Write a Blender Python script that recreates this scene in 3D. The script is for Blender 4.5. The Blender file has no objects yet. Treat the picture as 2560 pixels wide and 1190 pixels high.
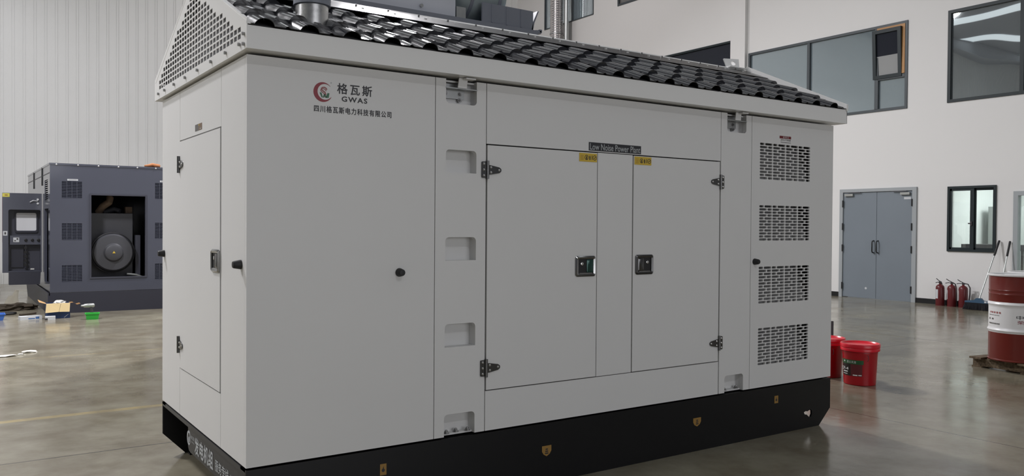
import bpy, bmesh, math, random
from mathutils import Vector, Matrix
from mathutils.geometry import delaunay_2d_cdt
random.seed(7)
PI = math.pi
SC = bpy.context.scene
COL = SC.collection

# ------------------------------------------------------------------ camera
FPX = 2066.19
cam_d = bpy.data.cameras.new('camera')
cam_d.sensor_width = 36.0
cam_d.lens = FPX * 36.0 / 2560.0
cam_d.clip_end = 200
cam = bpy.data.objects.new('camera', cam_d)
COL.objects.link(cam)
YAW, PITCH, ROLL = 0.59887, -0.013922, 0.00699
_f = Vector((math.sin(YAW) * math.cos(PITCH), math.cos(YAW) * math.cos(PITCH), math.sin(PITCH)))
_r = Vector((math.cos(YAW), -math.sin(YAW), 0))
_u = _r.cross(_f)
_r2 = _r * math.cos(ROLL) + _u * math.sin(ROLL)
_u2 = _u * math.cos(ROLL) - _r * math.sin(ROLL)
_m = Matrix((_r2, _u2, -_f)).transposed().to_4x4()
_m.translation = Vector((-1.14516, -3.86568, 1.5))
cam.matrix_world = _m
SC.camera = cam

# ------------------------------------------------------------------ world, exposure
wd = bpy.data.worlds.new('world')
SC.world = wd
wd.use_nodes = True
wd.node_tree.nodes['Background'].inputs[0].default_value = (0.75, 0.82, 0.9, 1)
wd.node_tree.nodes['Background'].inputs[1].default_value = 0.3
SC.view_settings.view_transform = 'Standard'
SC.view_settings.look = 'None'
SC.view_settings.gamma = 1.0
SC.view_settings.exposure = 0.0
SC.view_settings.use_curve_mapping = False
SC.cycles.use_denoising = True
SC.cycles.max_bounces = 7
SC.cycles.diffuse_bounces = 4
SC.cycles.glossy_bounces = 4
SC.cycles.transparent_max_bounces = 8
SC.cycles.caustics_reflective = False
SC.cycles.caustics_refractive = False

# ------------------------------------------------------------------ hall lamps (high bays under the roof) and added fill lights
def lamp(x, y, z, watts, size=0.9, col=(0.985, 0.97, 1.0), shape='DISK', sy=None):
    d = bpy.data.lights.new('lamp_or_fill_light', 'AREA')
    d.shape = shape
    d.size = size
    if sy: d.size_y = sy
    d.energy = watts
    d.color = col
    o = bpy.data.objects.new('lamp_or_fill_light', d)
    o.location = (x, y, z)
    COL.objects.link(o)
    return o
def fill_point(x, y, z, watts, r=0.3, col=(0.985, 0.97, 1.0)):
    d = bpy.data.lights.new('wall_fill_light', 'POINT')
    d.shadow_soft_size = r
    d.energy = watts
    d.color = col
    o = bpy.data.objects.new('wall_fill_light', d)
    o.location = (x, y, z)
    COL.objects.link(o)
    return o
lamp(-6.0, 3.0, 8.0, 310)
lamp(-14.0, 6.0, 8.2, 480)  # fill light added so the far hall reflects brighter in the windows
lamp(-2.8, 6.5, 8.2, 740)
far_lamp = lamp(5.7, 10.0, 8.2, 930)
far_lamp.rotation_euler = (math.radians(-24), 0, 0)
lamp(0.0, 14.0, 8.2, 230)
lamp(1.0, -8.5, 8.0, 120, 0.5)
fill_point(8.5, 13.5, 9.8, 500, col=(1.0, 0.93, 0.93))  # unseen point light added to brighten the upper right wall, tinted pink
# daylight entering through the open gate behind the photographer
gate = lamp(2.0, -14.85, 2.5, 390, 10.0, (0.95, 0.96, 1.0), 'RECTANGLE', 4.6)
gate.rotation_euler = (math.radians(90), 0, 0)
gate.name = 'gate_daylight'

# ------------------------------------------------------------------ materials
def new_mat(name):
    m = bpy.data.materials.new(name)
    m.use_nodes = True
    nt = m.node_tree
    b = nt.nodes['Principled BSDF']
    return m, nt, b
def mat(name, col, rough=0.5, metal=0.0, spec=0.5, var=0.0, vscale=6.0, bump=0.0, bscale=40.0, coat=0.0, rvar=0.0, emit=None, estr=0.0):
    m, nt, b = new_mat(name)
    c4 = (col[0], col[1], col[2], 1)
    b.inputs['Base Color'].default_value = c4
    b.inputs['Roughness'].default_value = rough
    b.inputs['Metallic'].default_value = metal
    b.inputs['Specular IOR Level'].default_value = spec
    if coat:
        b.inputs['Coat Weight'].default_value = coat
        b.inputs['Coat Roughness'].default_value = 0.06
    if emit:
        b.inputs['Emission Color'].default_value = (*emit, 1)
        b.inputs['Emission Strength'].default_value = estr
    if var or bump or rvar:
        tc = nt.nodes.new('ShaderNodeTexCoord')
        nz = nt.nodes.new('ShaderNodeTexNoise')
        nz.inputs['Scale'].default_value = vscale
        nz.inputs['Detail'].default_value = 5
        nt.links.new(tc.outputs['Object'], nz.inputs['Vector'])
        if var:
            mx = nt.nodes.new('ShaderNodeMix'); mx.data_type = 'RGBA'
            mx.inputs['A'].default_value = (*[max(0, c * (1 - var)) for c in col], 1)
            mx.inputs['B'].default_value = (*[min(1, c * (1 + var)) for c in col], 1)
            nt.links.new(nz.outputs['Fac'], mx.inputs['Factor'])
            nt.links.new(mx.outputs['Result'], b.inputs['Base Color'])
        if rvar:
            mr = nt.nodes.new('ShaderNodeMapRange')
            mr.inputs['From Min'].default_value = 0.3; mr.inputs['From Max'].default_value = 0.7
            mr.inputs['To Min'].default_value = max(0, rough - rvar); mr.inputs['To Max'].default_value = rough + rvar
            nt.links.new(nz.outputs['Fac'], mr.inputs['Value'])
            nt.links.new(mr.outputs['Result'], b.inputs['Roughness'])
        if bump:
            n2 = nt.nodes.new('ShaderNodeTexNoise'); n2.inputs['Scale'].default_value = bscale
            n2.inputs['Detail'].default_value = 3
            nt.links.new(tc.outputs['Object'], n2.inputs['Vector'])
            bp = nt.nodes.new('ShaderNodeBump'); bp.inputs['Strength'].default_value = bump
            bp.inputs['Distance'].default_value = 0.01
            nt.links.new(n2.outputs['Fac'], bp.inputs['Height'])
            nt.links.new(bp.outputs['Normal'], b.inputs['Normal'])
    return m

M = {}
M['white'] = mat('white_powder_coat', (0.70, 0.70, 0.695), 0.42, var=0.02, vscale=2.5)
M['white_trim'] = mat('white_trim_paint', (0.78, 0.78, 0.77), 0.3)
M['black'] = mat('black_skid_paint', (0.006, 0.006, 0.007), 0.4, spec=0.3)
M['black_plate'] = mat('charcoal_plate_paint', (0.030, 0.031, 0.034), 0.4)
M['dark'] = mat('dark_cavity', (0.03, 0.03, 0.033), 0.7)  # near-black stands in for shade inside hollows, and colours one ring
M['tile'] = mat('glazed_black_tile', (0.026, 0.027, 0.032), 0.17, spec=0.55, coat=0.4, rvar=0.05, vscale=9)
M['flash'] = mat('black_flashing', (0.014, 0.014, 0.016), 0.3)
M['steel'] = mat('brushed_stainless', (0.62, 0.62, 0.62), 0.3, 1.0, rvar=0.06, vscale=30)
M['zinc'] = mat('galvanised_plate', (0.42, 0.43, 0.43), 0.42, 0.8, var=0.12, vscale=25)
M['chrome'] = mat('chrome_fitting', (0.30, 0.30, 0.30), 0.16, 1.0)
M['chrome_dark'] = mat('smoked_chrome_fitting', (0.13, 0.13, 0.13), 0.25, 1.0)
M['screw'] = mat('bright_screw', (0.75, 0.75, 0.74), 0.25, 1.0)
M['bolt'] = mat('zinc_bolt', (0.33, 0.33, 0.33), 0.4, 0.9)
M['paddle_green'] = mat('dark_green_paddle', (0.025, 0.07, 0.06), 0.2, 0.4)
M['rubber'] = mat('black_rubber', (0.012, 0.012, 0.013), 0.55)
M['yellow'] = mat('yellow_sticker_film', (0.62, 0.43, 0.05), 0.45)
M['ink'] = mat('black_ink', (0.025, 0.025, 0.03), 0.5)
M['amber'] = mat('amber_decal', (0.30, 0.17, 0.04), 0.5)
M['brown_decal'] = mat('brown_decal', (0.20, 0.135, 0.09), 0.5)
M['grey_decal'] = mat('grey_decal', (0.13, 0.125, 0.12), 0.5)
M['red_ink'] = mat('dark_red_ink', (0.27, 0.035, 0.05), 0.5)
M['pink_ink'] = mat('rose_ink', (0.30, 0.09, 0.09), 0.5)
M['green_ink'] = mat('green_ink', (0.05, 0.16, 0.09), 0.5)
M['grey_ink'] = mat('pale_grey_ink', (0.42, 0.44, 0.45), 0.5)
M['white_ink'] = mat('white_ink', (0.75, 0.75, 0.75), 0.5)
M['maroon'] = mat('maroon_label', (0.16, 0.012, 0.016), 0.5)
M['slate'] = mat('slate_blue_grey_paint', (0.072, 0.077, 0.102), 0.13, var=0.05, vscale=3)
M['slate_dark'] = mat('dark_slate_paint', (0.028, 0.029, 0.042), 0.45)
M['slate_mid'] = mat('mid_slate_paint', (0.05, 0.052, 0.07), 0.4)
M['engine'] = mat('dark_engine_paint', (0.055, 0.056, 0.064), 0.5)
M['grey_machine'] = mat('blue_grey_paint_with_glare', (0.55, 0.57, 0.63), 0.45, var=0.06, vscale=3)  # blue grey paint, lightened further to take in lens glare
M['grey_machine_dark'] = mat('dark_blue_grey_paint', (0.19, 0.205, 0.245), 0.45)
M['muffler'] = mat('flash_tinted_grey', (0.28, 0.33, 0.34), 0.5, var=0.2, vscale=8)  # green tint of a flash reflection is mixed into the grey
M['wall'] = mat('matt_white_plaster', (0.76, 0.755, 0.745), 0.85, var=0.015, vscale=0.7)
M['sheet'] = mat('off_white_wall_sheet', (0.80, 0.81, 0.80), 0.38, var=0.015, vscale=1.0)
M['ceil'] = mat('grey_roof_sheet', (0.32, 0.33, 0.36), 0.6)
M['beam'] = mat('grey_roof_steel', (0.30, 0.31, 0.33), 0.5)
M['skylight'] = mat('skylight_panel', (0.9, 0.93, 0.95), 0.5, emit=(0.9, 0.96, 1.0), estr=0.9)
M['frame'] = mat('dark_green_grey_aluminium', (0.020, 0.029, 0.032), 0.45, spec=0.25)
M['frame_up'] = mat('grey_window_aluminium', (0.07, 0.082, 0.09), 0.45, spec=0.3)
M['skirt'] = mat('black_skirting', (0.01, 0.01, 0.011), 0.4)
M['door_grey'] = mat('grey_steel_door_paint', (0.20, 0.232, 0.265), 0.42, var=0.05, vscale=1.6)
M['door_frame'] = mat('grey_door_frame_paint', (0.36, 0.385, 0.40), 0.45)
M['wood_trim'] = mat('orange_wood_trim', (0.42, 0.20, 0.05), 0.5, var=0.2, vscale=14)
M['duct'] = mat('corrugated_duct_foil', (0.66, 0.63, 0.63), 0.24, 1.0)
M['duct_plain'] = mat('grey_steel_pipe', (0.50, 0.52, 0.51), 0.35, 0.9)
M['red_plastic'] = mat('red_pail_plastic', (0.40, 0.005, 0.013), 0.28, spec=0.5)
M['red_lid'] = mat('bright_red_lid_plastic', (0.72, 0.012, 0.03), 0.3)
M['drum_red'] = mat('oxide_red_drum_paint', (0.135, 0.017, 0.012), 0.25, var=0.08, vscale=5)
M['drum_white'] = mat('white_drum_band', (0.72, 0.72, 0.72), 0.3)
M['ext_red'] = mat('dull_red_cylinder_paint', (0.12, 0.012, 0.015), 0.35)
M['broom_blue'] = mat('blue_broom_plastic', (0.035, 0.085, 0.15), 0.4)
M['bristle'] = mat('dark_bristle', (0.015, 0.015, 0.02), 0.7)
M['card'] = mat('tan_cardboard', (0.56, 0.43, 0.22), 0.8, var=0.06)
M['rust'] = mat('rusty_pipe_wrap', (0.16, 0.11, 0.075), 0.8, var=0.3, vscale=20)
M['lemon'] = mat('lemon_sticker_film', (0.55, 0.50, 0.08), 0.5)
M['bright_zinc'] = mat('bright_zinc_fitting', (0.72, 0.73, 0.74), 0.3, 0.3)
M['lining'] = mat('grey_vent_lining', (0.17, 0.17, 0.18), 0.8)
M['card_in'] = mat('orange_cardboard', (0.50, 0.30, 0.13), 0.8)
M['blue_card'] = mat('navy_printed_card', (0.02, 0.05, 0.15), 0.5)
M['white_card'] = mat('white_printed_card', (0.58, 0.60, 0.62), 0.6)
M['blue_print'] = mat('blue_print', (0.05, 0.14, 0.35), 0.5)
M['green_plastic'] = mat('green_crate_plastic', (0.03, 0.42, 0.05), 0.4)
M['blue_plastic'] = mat('blue_bin_plastic', (0.05, 0.16, 0.55), 0.4)
M['cloth_brown'] = mat('dark_brown_cloth', (0.05, 0.038, 0.025), 0.9, bump=0.4, bscale=30)
M['cloth_beige'] = mat('beige_cloth', (0.66, 0.62, 0.52), 0.9)
M['film'] = mat('crumpled_clear_film', (0.62, 0.61, 0.57), 0.3)
M['tool_grey'] = mat('grey_tool_metal', (0.45, 0.46, 0.44), 0.35, 0.6)
M['tool_dark'] = mat('dark_tool_plastic', (0.06, 0.055, 0.06), 0.5)
M['orange_cloth'] = mat('orange_rope', (0.45, 0.18, 0.07), 0.8)
M['red_cab'] = mat('crimson_cabinet_paint', (0.33, 0.02, 0.035), 0.4)
M['insul'] = mat('pale_grey_baffle', (0.26, 0.26, 0.26), 0.55)
M['screen'] = mat('screen_with_reflection', (0.70, 0.71, 0.74), 0.12)  # pale colour stands in for the bright reflection on the gauge glass
M['bucket_label'] = mat('black_pail_label', (0.02, 0.012, 0.012), 0.4)
M['bucket_green'] = mat('green_pail_label', (0.02, 0.10, 0.035), 0.4)
M['bucket_maroon'] = mat('maroon_pail_label', (0.12, 0.02, 0.025), 0.4)
M['office_wall'] = mat('office_white_paint', (0.86, 0.88, 0.87), 0.8)
M['office_grey'] = mat('office_grey_laminate', (0.45, 0.47, 0.46), 0.6)

def wood():
    m, nt, b = new_mat('worn_pallet_wood')
    tc = nt.nodes.new('ShaderNodeTexCoord')
    mp = nt.nodes.new('ShaderNodeMapping'); mp.inputs['Scale'].default_value = (2, 14, 14)
    nz = nt.nodes.new('ShaderNodeTexNoise'); nz.inputs['Scale'].default_value = 3; nz.inputs['Detail'].default_value = 8
    cr = nt.nodes.new('ShaderNodeValToRGB')
    cr.color_ramp.elements[0].color = (0.055, 0.035, 0.018, 1); cr.color_ramp.elements[0].position = 0.3
    cr.color_ramp.elements[1].color = (0.20, 0.145, 0.085, 1); cr.color_ramp.elements[1].position = 0.75
    nt.links.new(tc.outputs['Object'], mp.inputs['Vector']); nt.links.new(mp.outputs['Vector'], nz.inputs['Vector'])
    nt.links.new(nz.outputs['Fac'], cr.inputs['Fac']); nt.links.new(cr.outputs['Color'], b.inputs['Base Color'])
    b.inputs['Roughness'].default_value = 0.75
    return m
M['wood'] = wood()

def glass_film(name, col, refl, rough=0.015, wave=0.0):
    """window glass with a grey film on its back: partly mirror, partly diffuse"""
    m, nt, b = new_mat(name)
    nt.nodes.remove(b)
    out = nt.nodes['Material Output']
    df = nt.nodes.new('ShaderNodeBsdfDiffuse'); df.inputs['Color'].default_value = (*col, 1)
    gl = nt.nodes.new('ShaderNodeBsdfGlossy'); gl.inputs['Roughness'].default_value = rough
    gl.inputs['Color'].default_value = (0.86, 0.93, 0.95, 1)
    mx = nt.nodes.new('ShaderNodeMixShader'); mx.inputs['Fac'].default_value = refl
    nt.links.new(df.outputs[0], mx.inputs[1]); nt.links.new(gl.outputs[0], mx.inputs[2])
    nt.links.new(mx.outputs[0], out.inputs['Surface'])
    if wave:
        tc = nt.nodes.new('ShaderNodeTexCoord')
        nz = nt.nodes.new('ShaderNodeTexNoise'); nz.inputs['Scale'].default_value = 0.9; nz.inputs['Detail'].default_value = 0
        bp = nt.nodes.new('ShaderNodeBump'); bp.inputs['Strength'].default_value = wave; bp.inputs['Distance'].default_value = 0.05
        nt.links.new(tc.outputs['Object'], nz.inputs['Vector']); nt.links.new(nz.outputs['Fac'], bp.inputs['Height'])
        nt.links.new(bp.outputs['Normal'], gl.inputs['Normal'])
    return m
M['glass_up'] = glass_film('grey_blue_film_glass', (0.27, 0.335, 0.375), 0.5, wave=0.12)
M['glass_big'] = glass_film('grey_film_glass', (0.15, 0.17, 0.185), 0.55, wave=0.15)
M['glass_dark'] = glass_film('dark_tinted_glass', (0.022, 0.024, 0.033), 0.03)
M['glass_pale'] = glass_film('pale_matt_glass', (0.34, 0.345, 0.345), 0.1)
M['glass_grey'] = glass_film('grey_matt_glass', (0.16, 0.155, 0.15), 0.08)
def clear_glass():
    m, nt, b = new_mat('clear_office_glass')
    nt.nodes.remove(b)
    out = nt.nodes['Material Output']
    tr = nt.nodes.new('ShaderNodeBsdfTransparent'); tr.inputs['Color'].default_value = (0.93, 0.97, 0.96, 1)
    gl = nt.nodes.new('ShaderNodeBsdfGlossy'); gl.inputs['Roughness'].default_value = 0.01
    mx = nt.nodes.new('ShaderNodeMixShader'); mx.inputs['Fac'].default_value = 0.09
    nt.links.new(tr.outputs[0], mx.inputs[1]); nt.links.new(gl.outputs[0], mx.inputs[2])
    nt.links.new(mx.outputs[0], out.inputs['Surface'])
    return m
M['glass_clear'] = clear_glass()

def floor_mat():
    m, nt, b = new_mat('polished_sealed_concrete')
    N, K = nt.nodes, nt.links
    geo = N.new('ShaderNodeNewGeometry')
    def noise(scale, detail, sx=1.0, sy=1.0, rot=0.0):
        mp = N.new('ShaderNodeMapping'); mp.inputs['Scale'].default_value = (sx, sy, 1); mp.inputs['Rotation'].default_value = (0, 0, rot)
        K.new(geo.outputs['Position'], mp.inputs['Vector'])
        nz = N.new('ShaderNodeTexNoise'); nz.inputs['Scale'].default_value = scale; nz.inputs['Detail'].default_value = detail
        nz.inputs['Roughness'].default_value = 0.6
        K.new(mp.outputs['Vector'], nz.inputs['Vector'])
        return nz.outputs['Fac']
    n1 = noise(0.55, 6); n2 = noise(2.6, 6); n3 = noise(1.4, 4)
    def ramp(fac, stops):
        r = N.new('ShaderNodeValToRGB')
        for i, (p, c) in enumerate(stops):
            e = r.color_ramp.elements[i] if i < 2 else r.color_ramp.elements.new(p)
            e.position = p; e.color = (*c, 1)
        K.new(fac, r.inputs['Fac'])
        return r.outputs['Color']
    c1 = ramp(n1, [(0.32, (0.215, 0.192, 0.148)), (0.68, (0.305, 0.287, 0.222))])
    c2 = ramp(n2, [(0.34, (0.70, 0.66, 0.61)), (0.64, (1.0, 1.0, 0.98))])
    mul = N.new('ShaderNodeMix'); mul.data_type = 'RGBA'; mul.blend_type = 'MULTIPLY'; mul.inputs['Factor'].default_value = 1
    K.new(c1, mul.inputs['A']); K.new(c2, mul.inputs['B'])
    sep = N.new('ShaderNodeSeparateXYZ'); K.new(geo.outputs['Position'], sep.inputs['Vector'])
    def math_(op, a, bb=None):
        n = N.new('ShaderNodeMath'); n.operation = op
        for i, v in enumerate((a, bb)):
            if v is None: continue
            if isinstance(v, (int, float)): n.inputs[i].default_value = v
            else: K.new(v, n.inputs[i])
        return n.outputs[0]
    def band(v, c, w):      # 1 within w of c
        return math_('LESS_THAN', math_('ABSOLUTE', math_('SUBTRACT', v, c)), w)
    j = math_('MAXIMUM', math_('MAXIMUM', band(sep.outputs['X'], 4.95, 0.007), band(sep.outputs['X'], 9.85, 0.016)), band(sep.outputs['Y'], 2.13, 0.008))
    yl = math_('MAXIMUM', band(sep.outputs['Y'], 3.41, 0.045), math_('MULTIPLY', band(sep.outputs['Y'], 6.70, 0.035), 0.35))
    yr = math_('MULTIPLY', band(sep.outputs['X'], 9.83, 0.05), math_('GREATER_THAN', sep.outputs['Y'], 2.5))
    yl = math_('MULTIPLY', yl, math_('LESS_THAN', sep.outputs['X'], 4.0))
    yy = math_('MAXIMUM', yl, math_('MULTIPLY', yr, 0.9))
    wear = N.new('ShaderNodeMapRange'); wear.inputs['From Min'].default_value = 0.35; wear.inputs['From Max'].default_value = 0.6
    wear.inputs['To Min'].default_value = 0.25; wear.inputs['To Max'].default_value = 0.75
    K.new(n2, wear.inputs['Value'])
    yy = math_('MULTIPLY', yy, wear.outputs['Result'])
    m1 = N.new('ShaderNodeMix'); m1.data_type = 'RGBA'; K.new(yy, m1.inputs['Factor'])
    K.new(mul.outputs['Result'], m1.inputs['A']); m1.inputs['B'].default_value = (0.42, 0.33, 0.15, 1)
    m2 = N.new('ShaderNodeMix'); m2.data_type = 'RGBA'; K.new(math_('MULTIPLY', j, 0.8), m2.inputs['Factor'])
    K.new(m1.outputs['Result'], m2.inputs['A']); m2.inputs['B'].default_value = (0.045, 0.04, 0.035, 1)
    K.new(m2.outputs['Result'], b.inputs['Base Color'])
    rr = N.new('ShaderNodeMapRange'); rr.inputs['From Min'].default_value = 0.3; rr.inputs['From Max'].default_value = 0.7
    rr.inputs['To Min'].default_value = 0.10; rr.inputs['To Max'].default_value = 0.24
    K.new(n3, rr.inputs['Value']); K.new(rr.outputs['Result'], b.inputs['Roughness'])
    b.inputs['Specular IOR Level'].default_value = 0.31
    nb = noise(5.0, 3, 1.0, 1.0)
    bp = N.new('ShaderNodeBump'); bp.inputs['Strength'].default_value = 0.16; bp.inputs['Distance'].default_value = 0.012
    K.new(nb, bp.inputs['Height']); K.new(bp.outputs['Normal'], b.inputs['Normal'])
    return m
M['floor'] = floor_mat()

# ------------------------------------------------------------------ mesh helpers
def inside(lp, x, y):
    r = False; j = len(lp) - 1
    for i in range(len(lp)):
        (xi, yi), (xj, yj) = lp[i], lp[j]
        if (yi > y) != (yj > y) and x < (xj - xi) * (y - yi) / (yj - yi) + xi: r = not r
        j = i
    return r
def fill_holes(loops):
    """triangulate an outline with holes"""
    vs = []; es = []
    for lp in loops:
        b0 = len(vs); n = len(lp)
        vs += [Vector(q) for q in lp]
        es += [(b0 + i, b0 + (i + 1) % n) for i in range(n)]
    ov, oe, of, *_ = delaunay_2d_cdt(vs, es, [], 0, 1e-7)
    bb = [(min(q[0] for q in lp), max(q[0] for q in lp), min(q[1] for q in lp), max(q[1] for q in lp)) for lp in loops]
    keep = []
    for f in of:
        x = sum(ov[i].x for i in f) / len(f); y = sum(ov[i].y for i in f) / len(f)
        if not inside(loops[0], x, y): continue
        if any(b[0] < x < b[1] and b[2] < y < b[3] and inside(lp, x, y) for lp, b in zip(loops[1:], bb[1:])): continue
        keep.append(list(f))
    return ov, keep
class MB:
    def __init__(s):
        s.bm = bmesh.new(); s.mi = 0; s.mats = []
    def use(s, m):
        if m not in s.mats: s.mats.append(m)
        s.mi = s.mats.index(m); return s
    def face(s, vs):
        try:
            f = s.bm.faces.new(vs); f.material_index = s.mi; return f
        except ValueError:
            return None
    def box(s, x0, x1, y0, y1, z0, z1, mtx=None):
        v = [Vector((x, y, z)) for x in (x0, x1) for y in (y0, y1) for z in (z0, z1)]
        if mtx: v = [mtx @ p for p in v]
        v = [s.bm.verts.new(p) for p in v]
        for q in ((0, 1, 3, 2), (4, 6, 7, 5), (0, 4, 5, 1), (2, 3, 7, 6), (0, 2, 6, 4), (1, 5, 7, 3)):
            s.face([v[i] for i in q])
        return s
    def rings(s, rings, close=True, cap0=True, cap1=True):
        vr = [[s.bm.verts.new(p) for p in r] for r in rings]
        n = len(vr[0])
        for a, b in zip(vr, vr[1:]):
            for i in range(n if close else n - 1):
                k = (i + 1) % n
                s.face([a[i], a[k], b[k], b[i]])
        if cap0: s.face(list(reversed(vr[0])))
        if cap1: s.face(vr[-1])
        return s
    def lathe(s, prof, c=(0, 0, 0), axis=(0, 0, 1), n=32, cap0=True, cap1=True):
        ax = Vector(axis).normalized()
        t = Vector((1, 0, 0)) if abs(ax.x) < 0.9 else Vector((0, 1, 0))
        u = (t - ax * t.dot(ax)).normalized(); w = ax.cross(u)
        c = Vector(c)
        rs = [[c + ax * h + (u * math.cos(2 * PI * i / n) + w * math.sin(2 * PI * i / n)) * max(r, 1e-5) for i in range(n)] for r, h in prof]
        return s.rings(rs, True, cap0, cap1)
    def cyl(s, c, r, h, axis=(0, 0, 1), n=24, r2=None):
        return s.lathe([(r, 0), (r if r2 is None else r2, h)], c, axis, n)
    def tube(s, pts, r, n=10, closed=False):
        pts = [Vector(p) for p in pts]
        rs = []; prev = None
        m = len(pts)
        for i, p in enumerate(pts):
            if closed: d = (pts[(i + 1) % m] - pts[i - 1]).normalized()
            else: d = (pts[min(i + 1, m - 1)] - pts[max(i - 1, 0)]).normalized()
            if prev is None:
                t = Vector((0, 0, 1)) if abs(d.z) < 0.9 else Vector((1, 0, 0))
            else: t = prev
            u = (t - d * t.dot(d)).normalized(); prev = u
            w = d.cross(u)
            rad = r[i] if isinstance(r, (list, tuple)) else r
            rs.append([p + (u * math.cos(2 * PI * k / n) + w * math.sin(2 * PI * k / n)) * rad for k in range(n)])
        if closed: rs.append(rs[0])
        return s.rings(rs, True, not closed, not closed)
    def plate(s, outer, holes, fr, t):
        """flat plate with holes; front face at the frame plane, body behind it"""
        O, U, V, Nn = (Vector(q) for q in fr)
        vs = []; es = []; loops = [outer] + list(holes)
        for lp in loops:
            b0 = len(vs); n = len(lp)
            vs += [Vector(q) for q in lp]
            es += [(b0 + i, b0 + (i + 1) % n) for i in range(n)]
        if holes: ov, of = fill_holes(loops)
        else: ov, of = vs, [list(range(len(vs)))]
        def P(q, d): return O + U * q[0] + V * q[1] - Nn * d
        a = [s.bm.verts.new(P(q, 0)) for q in ov]
        bq = [s.bm.verts.new(P(q, t)) for q in ov]
        cnt = {}
        for f in of:
            s.face([a[i] for i in f]); s.face([bq[i] for i in reversed(f)])
            for i in range(len(f)):
                e = (f[i], f[(i + 1) % len(f)])
                cnt[tuple(sorted(e))] = cnt.get(tuple(sorted(e)), 0) + 1
        for (i, k), c in cnt.items():
            if c == 1: s.face([a[i], a[k], bq[k], bq[i]])
        return s
    def add_mesh(s, me, mtx):
        vs = [s.bm.verts.new(mtx @ v.co) for v in me.vertices]
        for p in me.polygons: s.face([vs[i] for i in p.vertices])
        return s
    def build(s, name, material=None, parent=None, smooth=None, bevel=0.0, recalc=True, label=None):
        if bevel:
            bmesh.ops.bevel(s.bm, geom=[e for e in s.bm.edges if e.is_manifold and e.calc_face_angle(0) > 0.6], offset=bevel, segments=2, profile=0.5, affect='EDGES')
        if recalc: bmesh.ops.recalc_face_normals(s.bm, faces=s.bm.faces[:])
        me = bpy.data.meshes.new(name)
        s.bm.to_mesh(me); s.bm.free()
        for m in (s.mats or ([material] if material else [])): me.materials.append(M[m] if isinstance(m, str) else m)
        if smooth:
            me.shade_smooth()
            me.set_sharp_from_angle(angle=math.radians(smooth))
        o = bpy.data.objects.new(name, me)
        COL.objects.link(o)
        if parent:
            o.parent = parent
            o.matrix_parent_inverse = wmat(parent).inverted()
        if label: o['label'] = label
        return o
def wmat(o):
    mt = o.matrix_basis.copy()
    if o.parent: mt = wmat(o.parent) @ o.matrix_parent_inverse @ mt
    return mt
def thing(name, label, cat, loc=(0, 0, 0), group=None):
    o = bpy.data.objects.new(name, None)
    o.empty_display_size = 0.2
    COL.objects.link(o); o.location = loc
    o['label'] = label; o['category'] = cat
    if group: o['group'] = group
    return o
def tag(o, label, cat, group=None, kind=None):
    o['label'] = label; o['category'] = cat
    if group: o['group'] = group
    if kind: o['kind'] = kind
    return o
def struct(o, label=None):
    o['kind'] = 'structure'
    if label: o['label'] = label
    return o
def copy_tree(o, parent=None):
    c = o.copy(); COL.objects.link(c)
    if parent: c.parent = parent; c.matrix_parent_inverse = o.matrix_parent_inverse.copy()
    for ch in [q for q in bpy.data.objects if q.parent == o]: copy_tree(ch, c)
    return c
def FR(y): return ((0, y, 0), (1, 0, 0), (0, 0, 1), (0, -1, 0))          # faces -Y, coordinates (x, z)
def EN(x): return ((x, 0, 0), (0, 1, 0), (0, 0, 1), (-1, 0, 0))         # faces -X, coordinates (y, z)
def rect(a0, a1, b0, b1): return [(a0, b0), (a1, b0), (a1, b1), (a0, b1)]
def rrect(a0, a1, b0, b1, r, n=4, corners=(1, 1, 1, 1)):
    out = []
    for k, (cx, cy, s0) in enumerate(((a1, b0, -90), (a1, b1, 0), (a0, b1, 90), (a0, b0, 180))):
        if not corners[k]: out.append((cx, cy)); continue
        ox = cx - r if cx == a1 else cx + r; oy = cy - r if cy == b1 else cy + r
        for i in range(n + 1):
            a = math.radians(s0 + 90 * i / n)
            out.append((ox + r * math.cos(a), oy + r * math.sin(a)))
    return out
def circ(cx, cy, r, n=20, a0=0, a1=360):
    full = abs(a1 - a0) >= 360
    k = n if full else n + 1
    return [(cx + r * math.cos(math.radians(a0 + (a1 - a0) * i / n)), cy + r * math.sin(math.radians(a0 + (a1 - a0) * i / n))) for i in range(k)]

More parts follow.
